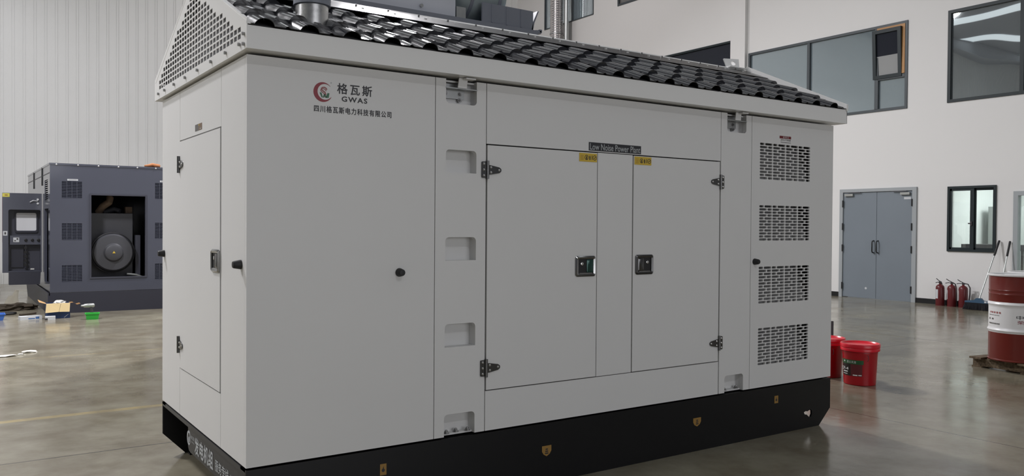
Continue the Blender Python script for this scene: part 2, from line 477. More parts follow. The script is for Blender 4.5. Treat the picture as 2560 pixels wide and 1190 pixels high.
_txt = {}
def text_mesh(t, spacing=1.0, bold=0.0):
    key = (t, spacing, bold)
    if key in _txt: return _txt[key]
    cu = bpy.data.curves.new('lettering', 'FONT')
    cu.body = t; cu.size = 1.0; cu.space_character = spacing; cu.offset = bold
    cu.resolution_u = 3
    o = bpy.data.objects.new('lettering_tmp', cu)
    COL.objects.link(o)
    dg = bpy.context.evaluated_depsgraph_get(); dg.update()
    me = bpy.data.meshes.new_from_object(o.evaluated_get(dg))
    bpy.data.objects.remove(o); bpy.data.curves.remove(cu)
    _txt[key] = me
    return me
def text_on(mb, t, a0, a1, b0, b1, fr, flip=False, spacing=1.0, bold=0.0, lift=0.0012, thick=0.0):
    """fit lettering into the rectangle a0..a1 x b0..b1 of a frame plane; flip when the frame's first axis runs right to left"""
    me = text_mesh(t, spacing, bold)
    xs = [v.co.x for v in me.vertices]; ys = [v.co.y for v in me.vertices]
    x0, x1, y0, y1 = min(xs), max(xs), min(ys), max(ys)
    if thick:
        for k, (du, dv) in enumerate(((-thick, 0), (thick, 0), (0, thick), (0, -thick))): text_on(mb, t, a0 + du, a1 + du, b0 + dv, b1 + dv, fr, flip, spacing, bold, lift + .00012 * k)
        return mb
    O, U, V, Nn = (Vector(q) for q in fr)
    if flip: ax, bx = -(a1 - a0) / (x1 - x0), a1
    else: ax, bx = (a1 - a0) / (x1 - x0), a0
    sy = (b1 - b0) / (y1 - y0)
    vs = [mb.bm.verts.new(O + U * (bx + (v.co.x - x0) * ax) + V * (b0 + (v.co.y - y0) * sy) + Nn * lift) for v in me.vertices]
    for p in me.polygons:
        ids = list(p.vertices)
        if flip: ids.reverse()
        mb.face([vs[i] for i in ids])
    return mb
def text_curved(mb, t, c, r, th0, th1, z0, z1, spacing=1.0, bold=0.0):
    """lettering wrapped on an upright cylinder; th0 is the angle of the text's left end (th grows to the reader's right)"""
    me = text_mesh(t, spacing, bold)
    xs = [v.co.x for v in me.vertices]; ys = [v.co.y for v in me.vertices]
    x0, x1, y0, y1 = min(xs), max(xs), min(ys), max(ys)
    vs = []
    for v in me.vertices:
        th = th0 + (v.co.x - x0) / (x1 - x0) * (th1 - th0)
        z = z0 + (v.co.y - y0) / (y1 - y0) * (z1 - z0)
        vs.append(mb.bm.verts.new((c[0] + r * math.cos(th), c[1] + r * math.sin(th), z)))
    for p in me.polygons: mb.face([vs[i] for i in p.vertices])
    return mb
def curved_patch(mb, c, r, th0, th1, z0, z1, n=14):
    lo = [(c[0] + r * math.cos(th0 + (th1 - th0) * i / n), c[1] + r * math.sin(th0 + (th1 - th0) * i / n), z0) for i in range(n + 1)]
    hi = [(p[0], p[1], z1) for p in lo]
    return mb.rings([lo, hi], close=False, cap0=False, cap1=False)

# ------------------------------------------------------------------ the hall
WX, WY, CZ = 15.24, 19.9, 11.0          # right wall plane, back wall plane, roof height
XL, YF = -20.0, -15.0
struct(MB().box(XL - .3, WX + 6, YF - .3, WY + .3, -0.2, 0.0).build('floor', 'floor'), 'polished brown grey concrete floor with joints and faded yellow lines')

# right wall with its openings; coordinates (y, z)
openings = dict(door=rect(5.50, 7.14, 0.0, 2.34), band=rect(5.68, 9.80, 4.0, 5.82), big=rect(2.30, 4.85, 4.01, 5.83), dark=rect(10.33, 13.9, 3.9, 6.24),
                curtain=rect(15.78, 18.3, 8.02, 9.9), top=rect(12.0, 14.67, 8.03, 9.9), office=rect(3.89, 4.81, 1.07, 2.35), odoor=rect(2.2, 3.58, 0.0, 2.22))
struct(MB().plate([(YF, 0.0), (2.2, 0.0), (2.2, 2.22), (3.58, 2.22), (3.58, 0.0), (5.50, 0.0), (5.50, 2.34), (7.14, 2.34), (7.14, 0.0), (WY, 0.0), (WY, CZ), (YF, CZ)],
                  [openings[k] for k in ('band', 'big', 'dark', 'curtain', 'top', 'office')], EN(WX), 0.22).build('wall_right', 'wall'), 'white plastered wall with windows and grey double door')
# back wall of ribbed sheet (ribs are part of the sheet)
mb = MB().box(XL, WX, WY, WY + .15, 0, CZ)
x = XL + 0.02; k = 0
while x < WX - 0.1:
    for dx, w in ((0.0, 0.022), (0.045, 0.014)):
        xx = x + dx
        mb.plate([(xx - w, 0.0), (xx + w, 0.0), (xx + w, CZ), (xx - w, CZ)], [], FR(WY - 0.012), 0.02)
    x += 0.2345
struct(mb.build('wall_back', 'sheet'), 'off white wall of vertical ribbed metal sheet')
struct(MB().box(XL - .15, XL, YF, WY, 0, CZ).build('wall_left', 'sheet'))
struct(MB().box(XL, WX, YF - .15, YF, 0, CZ).build('wall_front', 'ceil'))
struct(MB().box(-3.15, -3.0, YF, YF + .18, 0, 4.95).box(7.0, 7.15, YF, YF + .18, 0, 4.95).box(-3.15, 7.15, YF, YF + .18, 4.8, 4.95).build('door_3', 'door_frame'), 'wide gate frame in the wall behind the photographer')
mb = MB().box(XL, WX, YF, WY, CZ, CZ + .15)
ceil = struct(mb.build('ceiling', 'ceil'))
mb = MB()
for xs in (-16.5, -11.5, -6.5, 0.0, 4.5, 9.5):
    mb.box(xs - 0.55, xs + 0.55, YF + 1.2, WY - 1.2, CZ - 0.03, CZ - 0.005)
mb.build('skylight_strip', 'skylight', ceil)
mb = MB()
for ys in range(-12, 20, 6):
    mb.box(XL, WX, ys - .11, ys + .11, CZ - 0.55, CZ - 0.53).box(XL, WX, ys - .11, ys + .11, CZ - 0.06, CZ - 0.035).box(XL, WX, ys - .01, ys + .01, CZ - 0.54, CZ - 0.04)
struct(mb.build('trim_2', 'beam'), 'steel roof girders')
struct(MB().box(WX - 0.10, WX, 9.84, 10.30, 0, CZ).build('trim_1', 'wall'), 'white plastered pilaster on the right wall')
struct(MB().box(WX - .018, WX, 7.20, 9.84, 0, .10).box(WX - .018, WX, 3.62, 5.45, 0, .10).box(WX - .018, WX, 10.3, WY, 0, .10).box(WX - .018, WX, YF, 2.1, 0, .10).build('baseboard_right', 'skirt'), 'low black skirting along the right wall')

# windows: frames of bars in the wall plane, panes set back
def bars(mb, y0, y1, z0, z1, w, d0=-0.02, d1=0.06):
    X0, X1 = WX + d0, WX + d1
    mb.box(X0, X1, y0, y1, z0, z0 + w).box(X0, X1, y0, y1, z1 - w, z1).box(X0, X1, y0, y0 + w, z0 + w, z1 - w).box(X0, X1, y1 - w, y1, z0 + w, z1 - w)
    return mb
def pane(y0, y1, z0, z1, m, parent, d=0.03):
    return MB().box(WX + d, WX + d + .012, y0, y1, z0, z1).build('pane', m, parent)

w = struct(bars(MB(), 5.68, 9.80, 4.0, 5.82, .055).box(WX - .02, WX + .06, 8.03, 8.10, 4.05, 5.77).box(WX - .02, WX + .06, 6.33, 6.41, 4.05, 5.77).box(WX - .02, WX + .06, 5.73, 6.34, 4.66, 4.73).build('window_1', 'frame_up'),
           'wide grey framed first floor window with one open sash')
pane(8.10, 9.75, 4.05, 5.77, 'glass_up', w); pane(6.41, 8.03, 4.05, 5.77, 'glass_up', w); pane(5.73, 6.34, 4.05, 4.66, 'glass_up', w)
MB().box(WX - .03, WX + .05, 5.735, 5.80, 4.74, 5.765).box(WX - .03, WX + .05, 5.80, 6.36, 5.70, 5.765).build('sash_reveal', 'wood_trim', w, label='orange wood reveal behind the open sash')
# top-hung sash pushed out into the hall
MT = Matrix.Translation((WX - .04, 0, 5.715)) @ Matrix.Rotation(math.radians(-3), 4, 'Y')
mb = MB()
y0, y1, h, bw = 5.80, 6.44, 1.03, .075
for b in ((-.05, .02, y0, y1, -bw, 0), (-.05, .02, y0, y1, -h, -h + bw), (-.05, .02, y0, y0 + bw, -h + bw, -bw), (-.05, .02, y1 - bw, y1, -h + bw, -bw)): mb.box(*b, mtx=MT)
sash = mb.build('open_sash', 'frame', w, label='dark open sash tilted out of the window')
MB().box(-.01, 0, y0 + bw, y1 - bw, -.55, -bw, mtx=MT).build('pane', 'glass_dark', sash)
MB().box(-.01, 0, y0 + bw, y1 - bw, -h + bw, -.55, mtx=MT).build('lower_pane', 'glass_pale', sash)
w = struct(bars(MB(), 2.30, 4.85, 4.01, 5.83, .06).box(WX - .02, WX + .06, 3.44, 3.51, 4.07, 5.77).build('window_2', 'frame'), 'large dark framed first floor window mirroring the hall')
pane(3.51, 4.79, 4.07, 5.77, 'glass_big', w); pane(2.36, 3.44, 4.07, 5.77, 'glass_big', w)
w = struct(bars(MB(), 10.33, 13.9, 3.9, 6.24, .05).build('window_3', 'frame'), 'dark window beside the pilaster, half hidden by the roof')
pane(10.38, 13.85, 3.95, 6.19, 'glass_dark', w)
w = struct(bars(MB(), 15.78, 18.3, 8.02, 9.9, .03).box(WX - .01, WX + .06, 16.80, 16.87, 8.05, 9.87).build('window_4', 'frame_up'), 'upper window with pale reflections beside the corrugated duct')
pane(15.81, 16.80, 8.05, 9.87, 'glass_up', w); pane(16.87, 18.27, 8.05, 9.87, 'glass_up', w)
w = struct(bars(MB(), 12.0, 14.67, 8.03, 9.9, .06).build('window_5', 'frame_up'), 'dim upper window cut by the top of the photo')
pane(12.06, 14.61, 8.09, 9.84, 'glass_grey', w)
# office window with two sliding lights
w = struct(bars(MB(), 3.89, 4.81, 1.07, 2.35, .045, -.03, .07).box(WX - .02, WX + .02, 4.30, 4.37, 1.11, 2.31).box(WX + .02, WX + .05, 4.28, 4.35, 1.11, 2.31)
           .box(WX - .015, WX + .02, 4.73, 4.77, 1.11, 2.31).box(WX - .015, WX + .02, 4.33, 4.76, 1.11, 1.15).box(WX - .015, WX + .02, 4.33, 4.76, 2.26, 2.31)
           .box(WX + .02, WX + .05, 3.93, 3.965, 1.11, 2.31).box(WX + .02, WX + .05, 3.93, 4.33, 1.11, 1.15).box(WX + .02, WX + .05, 3.93, 4.33, 2.26, 2.31).build('window_6', 'frame', bevel=.004), 'dark framed sliding office window lit from inside')
MB().box(WX, WX + .006, 4.37, 4.73, 1.15, 2.26).build('pane', 'glass_clear', w); MB().box(WX + .03, WX + .036, 3.965, 4.29, 1.15, 2.26).build('pane', 'glass_clear', w)
MB().box(WX - .045, WX - .015, 4.325, 4.355, 1.58, 1.66).cyl((WX - .045, 4.34, 1.62), .012, .05, (0, 1, 0), 8).build('latch', 'tool_dark', w)
# glazed office door at the picture's right edge
d = struct(MB().box(WX - .03, WX + .10, 3.50, 3.58, 0, 2.22).box(WX - .03, WX + .10, 2.2, 2.28, 0, 2.22).box(WX - .03, WX + .10, 2.28, 3.50, 2.14, 2.22).box(WX + .02, WX + .07, 2.28, 3.50, 0, .25).build('door_2', 'door_frame', bevel=.004), 'grey framed glazed office door behind the oil drums')
MB().box(WX + .04, WX + .05, 2.28, 3.50, .25, 2.14).build('pane', 'glass_clear', d)
# office behind the wall
mb = MB().use('office_wall').box(WX + 3.9, WX + 4.0, 1.2, 5.35, 0, 3.0).box(WX + .22, WX + 4, 5.25, 5.35, 0, 3.0).box(WX + .22, WX + 4, 1.2, 1.3, 0, 3.0).box(WX + .22, WX + 4, 1.2, 5.35, 3.0, 3.1)
struct(mb.build('wall_office'), 'white office walls behind the glass')
lamp(WX + 2.0, 3.3, 2.95, 92, 1.8, (0.97, 1.0, 1.0))
t = thing('office_desk', 'low dark desk seen through the sliding office window', 'desk', (WX + 1.2, 4.3, 0))
MB().box(WX + .8, WX + 1.5, 3.75, 4.95, 1.09, 1.205).build('desktop', 'tool_dark', t)
for y_, x_ in ((3.8, .85), (4.9, .85), (3.8, 1.45), (4.9, 1.45)): MB().box(WX + x_ - .02, WX + x_ + .02, y_ - .02, y_ + .02, 0, 1.09).build('leg', 'tool_dark', t)
t = thing('filing_cabinet', 'tall grey cabinet inside the office, seen at the sliding window\'s right pane', 'cabinet', (WX + 2.5, 4.55, 0))
MB().box(WX + 2.2, WX + 2.8, 4.62, 5.1, 0, 2.0).build('carcass', 'office_grey', t, bevel=.006)
MB().box(WX + 2.185, WX + 2.2, 4.64, 5.08, .05, 1.95).build('door', 'office_grey', t)
t = thing('wall_poster', 'small grey notice on the office wall behind the glazed door', 'poster', (WX + 3.88, 3.0, 1.6))
MB().box(WX + 3.885, WX + 3.9, 2.4, 3.35, 1.2, 1.75).build('sheet', 'office_grey', t)

# grey double door
d = struct(MB().box(WX - .035, WX + .12, 7.12, 7.20, 0, 2.37).box(WX - .035, WX + .12, 5.44, 5.53, 0, 2.37).box(WX - .035, WX + .12, 5.53, 7.12, 2.30, 2.37).build('door_1', 'door_frame', bevel=.005), 'grey steel double door with black pull handles in the right wall')
for nm, ya, yb, yh, s in (('left', 6.332, 7.118, 6.385, 1), ('right', 5.532, 6.324, 6.285, -1)):
    lf = MB().box(WX - .005, WX + .045, ya, yb, .012, 2.298).build('leaf', 'door_grey', d, bevel=.003)
    MB().tube([(WX - .005, yh, .99), (WX - .06, yh, 1.0), (WX - .075, yh, 1.03), (WX - .075, yh, 1.21), (WX - .06, yh, 1.24), (WX - .005, yh, 1.25)], .013, 8).build('pull_handle', 'skirt', lf, 40)
    yc = 6.97 if s > 0 else 5.68
    MB().use('tool_grey').box(WX - .055, WX - .006, yc - .10, yc + .10, 2.215, 2.265).use('tool_dark').box(WX - .06, WX - .04, yc - .12 * s - .16, yc - .12 * s + .16, 2.285, 2.297).build('door_closer', None, lf)
    yo = 7.118 if s > 0 else 5.532
    for zz in (2.05, 1.55, 1.08, .25): MB().cyl((WX - .040, yo, zz - .075), .014, .15, n=10).build('hinge', 'skirt', lf)
    if s < 0: MB().box(WX - .008, WX - .0045, 5.57, 5.72, 2.12, 2.17).build('label_plate', 'white_card', lf)
    else: MB().cyl((WX - .008, 6.56, .22), .025, .004, (1, 0, 0), 14).build('round_sticker', 'white_card', lf)

# ------------------------------------------------------------------ the white generator canopy
L, W, Z0, Z1 = 4.476, 1.817, 0.357, 2.29
G = thing('generator_canopy', 'large white soundproof power generator with a black tiled gable roof, filling the foreground', 'generator', (L / 2, W / 2, 0))
# skid base: two plates with chamfered ends and a keyhole each
prof = [(.14, 0), (L - .137, 0), (L, .122), (L, Z0 - .006), (0, Z0 - .006), (0, .145)]
key = [(4.155, .122), (4.165, .104), (4.19, .100), (4.215, .080), (4.240, .078), (4.252, .100), (4.25, .122), (4.235, .137), (4.20, .124), (4.175, .128)]
sk = MB().plate(prof, [key], FR(0.0), .014).box(0.0, L, .014, .09, Z0 - .018, Z0 - .006).box(.15, L - .15, .014, .09, 0, .012).build('skid_plate', 'black', G)
MB().plate(prof, [], FR(W - .014), .014).box(.0, L, W - .09, W, Z0 - .018, Z0 - .006).box(.15, L - .15, W - .09, W, 0, .012).build('skid_plate', 'black', G)
for (x0, x1, z0, z1, kind) in ((.683, .719, .217, .275, 'r'), (1.715, 1.783, .156, .218, 's'), (2.971, 3.045, .166, .224, 's'), (3.810, 3.852, .228, .282, 'r')):
    mb = MB().use('amber')
    cx, cz = (x0 + x1) / 2, (z0 + z1) / 2
    mb.plate(rect(x0, x1, z0, z1) if kind == 'r' else [(cx, z0), (x1 - .012, z0 + .012), (x1, z0 + .03), (x1, z1), (x0, z1), (x0, z0 + .03), (x0 + .012, z0 + .012)], [], FR(-.0012), .0012)
    mb.use('ink')
    if kind == 'r': mb.plate(circ(cx, cz - .004, .009, 10), [], FR(-.002), .0008).plate([(cx - .004, cz), (cx + .004, cz), (cx + .001, cz + .018)], [], FR(-.0022), .0008)
    else:
        for i in range(3): mb.plate(rect(cx - .012 + .002 * i, cx + .012 - .002 * i, z0 + .014 + .012 * i, z0 + .021 + .012 * i), [], FR(-.002), .0008)
    mb.build('caution_decal', None, sk)
for xe, s in ((0, 1), (L, -1)):
    a, b = sorted((xe, xe + s * .05)); c, e = sorted((xe + s * .34, xe + s * .35))
    MB().box(a, b, .014, W - .014, Z0 - .03, Z0 - .006).box(c, e, .014, W - .014, .14 if s > 0 else .21, Z0 - .02).build('end_channel', 'black_plate' if s > 0 else 'black', G)
np_ = MB().plate([(.02, .185), (1.09, .185), (1.13, .19), (1.15, .21), (1.15, Z0 - .03), (.02, Z0 - .03)], [], EN(.006), .01).build('name_plate', 'black_plate', G)
mb = MB().use('grey_ink')
text_on(mb, '发电机组', .60, .985, .205, .298, EN(.006), True, 1.05, thick=.003)
text_on(mb, '服务专线:4000-6675', .02, .555, .215, .275, EN(.006), True, 1.0, thick=.0012)
text_on(mb, '格瓦斯', .99, 1.08, .268, .29, EN(.006), True)
text_on(mb, 'GWAS', 1.0, 1.07, .25, .26, EN(.006), True)
mb.plate(circ(1.13, .262, .042, 20), [circ(1.124, .262, .030, 16)], EN(.0048), .0012)
mb.plate(circ(1.122, .255, .016, 12), [], EN(.0048), .0012)
mb.build('lettering', None, np_)
# shell behind the panels
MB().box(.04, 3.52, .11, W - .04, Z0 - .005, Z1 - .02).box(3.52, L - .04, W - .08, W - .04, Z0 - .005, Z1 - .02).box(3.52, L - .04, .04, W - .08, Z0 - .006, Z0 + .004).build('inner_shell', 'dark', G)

def panel(name, x0, x1, z0, z1, y=0.0, holes=(), outer=None, t=.03):
    return MB().plate(outer or rect(x0, x1, z0, z1), list(holes), FR(y), t).build(name, 'white', G)
side = panel('side_panel', 0.0, .993, .362, Z1)
hdr = panel('header_panel', 1.319, 3.213, 1.9575, Z1)
panel('mullion_panel', 2.1215, 2.4055, .588, 1.9525)
panel('sill_panel', 1.319, 3.209, .362, .5835)
d1 = panel('door', 1.3235, 2.1140, .590, 1.950, -.003)
d2 = panel('door', 2.4125, 3.2025, .590, 1.950, -.003)

def pocket(mb, x0, x1, z0, z1, dep=.07):
    """open box set into a post: back, top, sides and floor"""
    o = .002
    mb.box(x0 - .012, x1 + .012, dep, dep + .01, z0 - .012, z1 + .012)
    mb.box(x0 - .012, x0 - o, .03, dep, z0 - .012, z1 + .012).box(x1 + o, x1 + .012, .03, dep, z0 - .012, z1 + .012)
    mb.box(x0 - o, x1 + o, .03, dep, z1 + o, z1 + .012).box(x0 - o, x1 + o, .03, dep, z0 - .012, z0 - o)
    return mb
def hexbolt(mb, c, axis, r=.011, h=.009):
    ax = Vector(axis); c = Vector(c)
    mb.cyl(c, r * 1.45, .002, ax, 16); mb.cyl(c + ax * .002, r, h, ax, 6); mb.cyl(c + ax * (h + .002), r * .55, .006, ax, 8)
    return mb
def post(x0, x1, pk):
    """pk: list of (x0, x1, z0, z1, kind)"""
    out = [(x0, .362)]
    holes = []
    bot = [p for p in pk if p[4] == 'bottom'][0]; top = [p for p in pk if p[4] == 'top'][0]
    r = .022
    def arc(cx, cz, a0, a1, n=5): return [(cx + r * math.cos(math.radians(a0 + (a1 - a0) * i / n)), cz + r * math.sin(math.radians(a0 + (a1 - a0) * i / n))) for i in range(n + 1)]
    b0, b1, bz = bot[0], bot[1], bot[3]
    out += [(b0, .362)] + arc(b0 + r, bz - r, 180, 90) + arc(b1 - r, bz - r, 90, 0) + [(b1, .362), (x1, .362), (x1, Z1)]
    t0, t1, tz = top[0], top[1], top[2]
    out += [(t1, Z1)] + arc(t1 - r, tz + r, 0, -90) + arc(t0 + r, tz + r, -90, -180) + [(t0, Z1), (x0, Z1)]
    for p in pk:
        if p[4] == 'mid': holes.append(rrect(p[0], p[1], p[2], p[3], r, 5, (0, 1, 1, 0)))
    po = MB().plate(out, holes, FR(0.0), .03).build('post_panel', 'white', G)
    for p in pk:
        z0_, z1_ = p[2], p[3]
        pocket(MB(), p[0], p[1], max(z0_, .374), min(z1_, Z1 - .014)).build('step_pocket', 'white', po)
        if p[4] == 'bottom':
            n = 3 if p[1] < 2 else 2
            for i in range(n):
                bx = p[0] + .03 + (p[1] - p[0] - .06) * i / (n - 1)
                hexbolt(MB(), (bx, .028 + .012 * (i % 2), .374), (0, 0, 1), .012, .010).build('bolt', 'bolt', po)
        if p[4] == 'top':
            c = (p[0] + p[1]) / 2
            MB().box(p[0] + .003, p[1] - .05, .052, .058, p[2] + .035, Z1 - .016).build('fixing_plate', 'zinc', po)
            MB().box(p[0] - .002, p[1] + .002, -.004, .05, 2.241, 2.246).build('clamp_shelf', 'zinc', po)
            MB().plate([(c - .03, 2.246), (c + .025, 2.246), (c + .032, 2.30), (c - .022, 2.30)], [], FR(-.012), .006).box(c + .0, c + .06, -.05, .0, 2.290, 2.298).build('roof_clamp', 'white', po)
            for bx, bz in ((p[0] + .025, 2.222), (p[0] + .115, 2.222), (p[0] + .115, 2.19)):
                hexbolt(MB(), (bx, .052, bz), (0, -1, 0), .009, .008).build('bolt', 'bolt', po)
    return po
post(.997, 1.3145, [(1.059, 1.253, 2.160, Z1, 'top'), (1.060, 1.253, 1.789, 1.912, 'mid'), (1.060, 1.253, 1.314, 1.440, 'mid'), (1.059, 1.252, .845, .971, 'mid'), (1.058, 1.251, .362, .482, 'bottom')])
post(3.217, 3.530, [(3.277, 3.473, 2.162, Z1, 'top'), (3.274, 3.466, .362, .480, 'bottom')])

# vent panel: brick-pattern slots, slanted pale baffles behind each grille
slots = []
def slot_rows(x0, x1, z0, z1, n=12):
    ph = (z1 - z0) / n; gw = (x1 - x0) / 4
    for r_ in range(n):
        for g in range(4):
            a = x0 + g * gw + .0038; b = x0 + (g + 1) * gw - .0038
            cut = a + (b - a) * (.38 if r_ % 2 == 0 else .62)
            zz0 = z1 - (r_ + 1) * ph + .0030; zz1 = z1 - r_ * ph - .0030
            for s0, s1 in ((a, cut - .0040), (cut + .0040, b)):
                slots.append(rrect(s0, s1, zz0, zz1, .005, 1))
VZ = ((1.847, 2.112), (1.409, 1.667), (.960, 1.228), (.519, .789))
for z0, z1 in VZ: slot_rows(3.617, 4.196, z0, z1)
vp = MB().plate(rect(3.534, L, .362, Z1), slots, FR(0.0), .012).box(3.534, 3.55, .012, .03, .362, Z1).box(L - .03, L - .002, .012, .03, .362, Z1).build('vent_panel', 'white', G)
for z0, z1 in VZ:
    mb = MB()
    q = [(3.56, .16, z1 + .03), (4.26, .16, z1 + .03), (4.26, .022, z0 - .008), (3.56, .022, z0 - .008)]
    mb.rings([[Vector(p) for p in q], [Vector((p[0], p[1] + .006, p[2])) for p in q]])
    mb.build('baffle', 'insul', vp)
mb = MB().use('maroon').plate(rect(3.835, 3.965, 2.153, 2.172), [], FR(-.0012), .0012).use('white_ink')
text_on(mb, '进风口', 3.87, 3.935, 2.156, 2.169, FR(-.0012), False, 1.3)
mb.use('ink'); text_on(mb, '进风口严禁堵塞', 3.848, 3.96, 2.137, 2.149, FR(0), False, 1.1)
mb.plate(rect(3.848, 3.962, 2.124, 2.127), [], FR(-.0012), .0012)
mb.build('warning_label', None, vp)

# lettering and emblem on the first side panel
mb = MB().use('red_ink')
cx, cz = .369, 2.150
NA = 30
oc = [(cx + .0485 * math.cos(math.radians(40 + 292 * i / NA)), cz + .048 * math.sin(math.radians(40 + 292 * i / NA))) for i in range(NA + 1)]
ic = []
for i in range(NA + 1):
    a_ = math.radians(50 + 274 * i / NA)
    ic.append((cx + .0105 + .0385 * math.cos(a_), cz + .002 + .0385 * math.sin(a_)))
ic[0], ic[-1] = (oc[0][0] + .0005, oc[0][1] - .0015), (oc[-1][0] + .0005, oc[-1][1] + .002)
for i in range(NA): mb.plate([oc[i], oc[i + 1], ic[i + 1], ic[i]], [], FR(-.0012), .0012)
mb.use('pink_ink')
sp = [(.389, 2.163), (.385, 2.170), (.377, 2.174), (.368, 2.173), (.361, 2.168), (.362, 2.161), (.370, 2.156), (.379, 2.150), (.383, 2.142), (.381, 2.134)]
for off, wd_ in ((0.0, .0028), (-.007, .0018)):
    pts = [(p[0] + off * .5, p[1] + off) for p in sp]
    le = []; ri = []
    for i, p in enumerate(pts):
        a = pts[max(i - 1, 0)]; b = pts[min(i + 1, len(pts) - 1)]
        d = Vector((b[0] - a[0], b[1] - a[1])).normalized(); n = Vector((-d.y, d.x)) * wd_
        le.append((p[0] + n.x, p[1] + n.y)); ri.append((p[0] - n.x, p[1] - n.y))
    for i in range(len(pts) - 1): mb.plate([le[i], le[i + 1], ri[i + 1], ri[i]], [], FR(-.0012 - (0.0004 if off else 0)), .001)
mb.use('green_ink')
for q in ([(.352, 2.147), (.361, 2.147), (.368, 2.124), (.362, 2.124)], [(.368, 2.124), (.375, 2.124), (.379, 2.140), (.374, 2.140)], [(.374, 2.140), (.380, 2.140), (.388, 2.124), (.382, 2.124)], [(.382, 2.124), (.398, 2.124), (.402, 2.147), (.392, 2.147)]):
    mb.plate(q, [], FR(-.0018), .0008)
mb.use('grey_ink').plate(circ(.411, 2.199, .0035, 10), [], FR(-.001), .001)
mb.build('emblem', None, side)
mb = MB().use('ink'); text_on(mb, '格瓦斯', .443, .628, 2.150, 2.202, FR(0), False, 1.35, thick=.0009); text_on(mb, 'GWAS', .466, .603, 2.113, 2.139, FR(0), False, 1.22, .022)
mb.build('brand_lettering', None, side)
mb = MB().use('ink'); text_on(mb, '四川格瓦斯电力科技有限公司', .324, .737, 2.052, 2.084, FR(0), False, 1.22, thick=.0006)
mb.build('company_lettering', None, side)
mb = MB().use('ink').plate(rect(2.049, 2.475, 1.9625, 2.013), [], FR(-.0015), .0015).use('grey_ink'); text_on(mb, 'Low Noise Power Plant', 2.057, 2.467, 1.9675, 2.0065, FR(-.0015), False, 1.0, .008)
mb.build('name_sign', None, hdr)

def sticker(x0, x1, z0, z1, parent):
    mb = MB().use('yellow').plate(rect(x0, x1, z0, z1), [], FR(-.0052), .001).use('ink')
    w_ = x1 - x0; h_ = z1 - z0; fr = FR(-.0058); cz_ = (z0 + z1) / 2
    for u in (.41, .87): mb.plate(circ(x0 + u * w_, cz_, .30 * h_, 16), [circ(x0 + u * w_, cz_, .23 * h_, 16)], fr, .0005)
    mb.plate(circ(x0 + .41 * w_, cz_ + .08 * h_, .08 * h_, 8), [], fr, .0005).plate(rect(x0 + .38 * w_, x0 + .44 * w_, cz_ - .2 * h_, cz_ + .02 * h_), [], fr, .0005)
    mb.plate([(x0 + .57 * w_, cz_ - .3 * h_), (x0 + .62 * w_, cz_ - .28 * h_), (x0 + .63 * w_, cz_ + .05 * h_), (x0 + .60 * w_, cz_ + .3 * h_), (x0 + .56 * w_, cz_ + .1 * h_)], [], fr, .0005)
    mb.plate(rect(x0 + .70 * w_, x0 + .735 * w_, cz_ - .25 * h_, cz_ + .28 * h_), [], fr, .0005)
    mb.plate([(x0 + .82 * w_, cz_ - .05 * h_), (x0 + .92 * w_, cz_ + .14 * h_), (x0 + .93 * w_, cz_ + .06 * h_), (x0 + .83 * w_, cz_ - .14 * h_)], [], FR(-.0061), .0005)
    mb.use('amber')
    for i in range(4): mb.plate(rect(x0 + .06 * w_, x0 + .24 * w_, z0 + (.2 + .16 * i) * h_, z0 + (.25 + .16 * i) * h_), [], fr, .0005)
    mb.build('warning_sticker', None, parent)
sticker(1.973, 2.110, 1.893, 1.944, d1); sticker(2.418, 2.562, 1.895, 1.946, d2)

def hinge(mb, fr_pt, sgn):
    """strap hinge in local (u, v, n): leaf on the -u side, tapered tongue on +u"""
    f = fr_pt
    def slab(poly, n0, n1):
        mb.rings([[f(u, v, n0) for u, v in poly], [f(u, v, n1) for u, v in poly]])
    mb.use('chrome_dark')
    slab(rrect(-.036, -.004, -.045, .045, .006, 2), 0, .006)
    slab([(.004, -.027), (.02, -.026), (.078, -.016), (.090, -.008), (.092, 0), (.090, .008), (.078, .016), (.02, .026), (.004, .027)], .002, .009)
    a, b = f(0, -.05, .008), f(0, .05, .008)
    mb.cyl(a, .0095, .1, (b - a).normalized(), 12)
    mb.use('screw')
    nrm = (f(0, 0, 1) - f(0, 0, 0)).normalized()
    for u, v in ((-.022, -.032), (-.022, 0), (-.022, .032), (.024, -.014), (.024, .014), (.078, 0)):
        mb.lathe([(.0075, 0), (.007, .003), (.004, .0055)], f(u, v, .006), nrm, 10, False, True)
    return mb
for door_, xh, s in ((d1, 1.320, 1), (d2, 3.2085, -1)):
    for zh in (1.813, .713):
        hinge(MB(), lambda u, v, n, xh=xh, s=s, zh=zh: Vector((xh + s * u, -.001 - n, zh + v)), s).build('hinge', None, door_, 35)
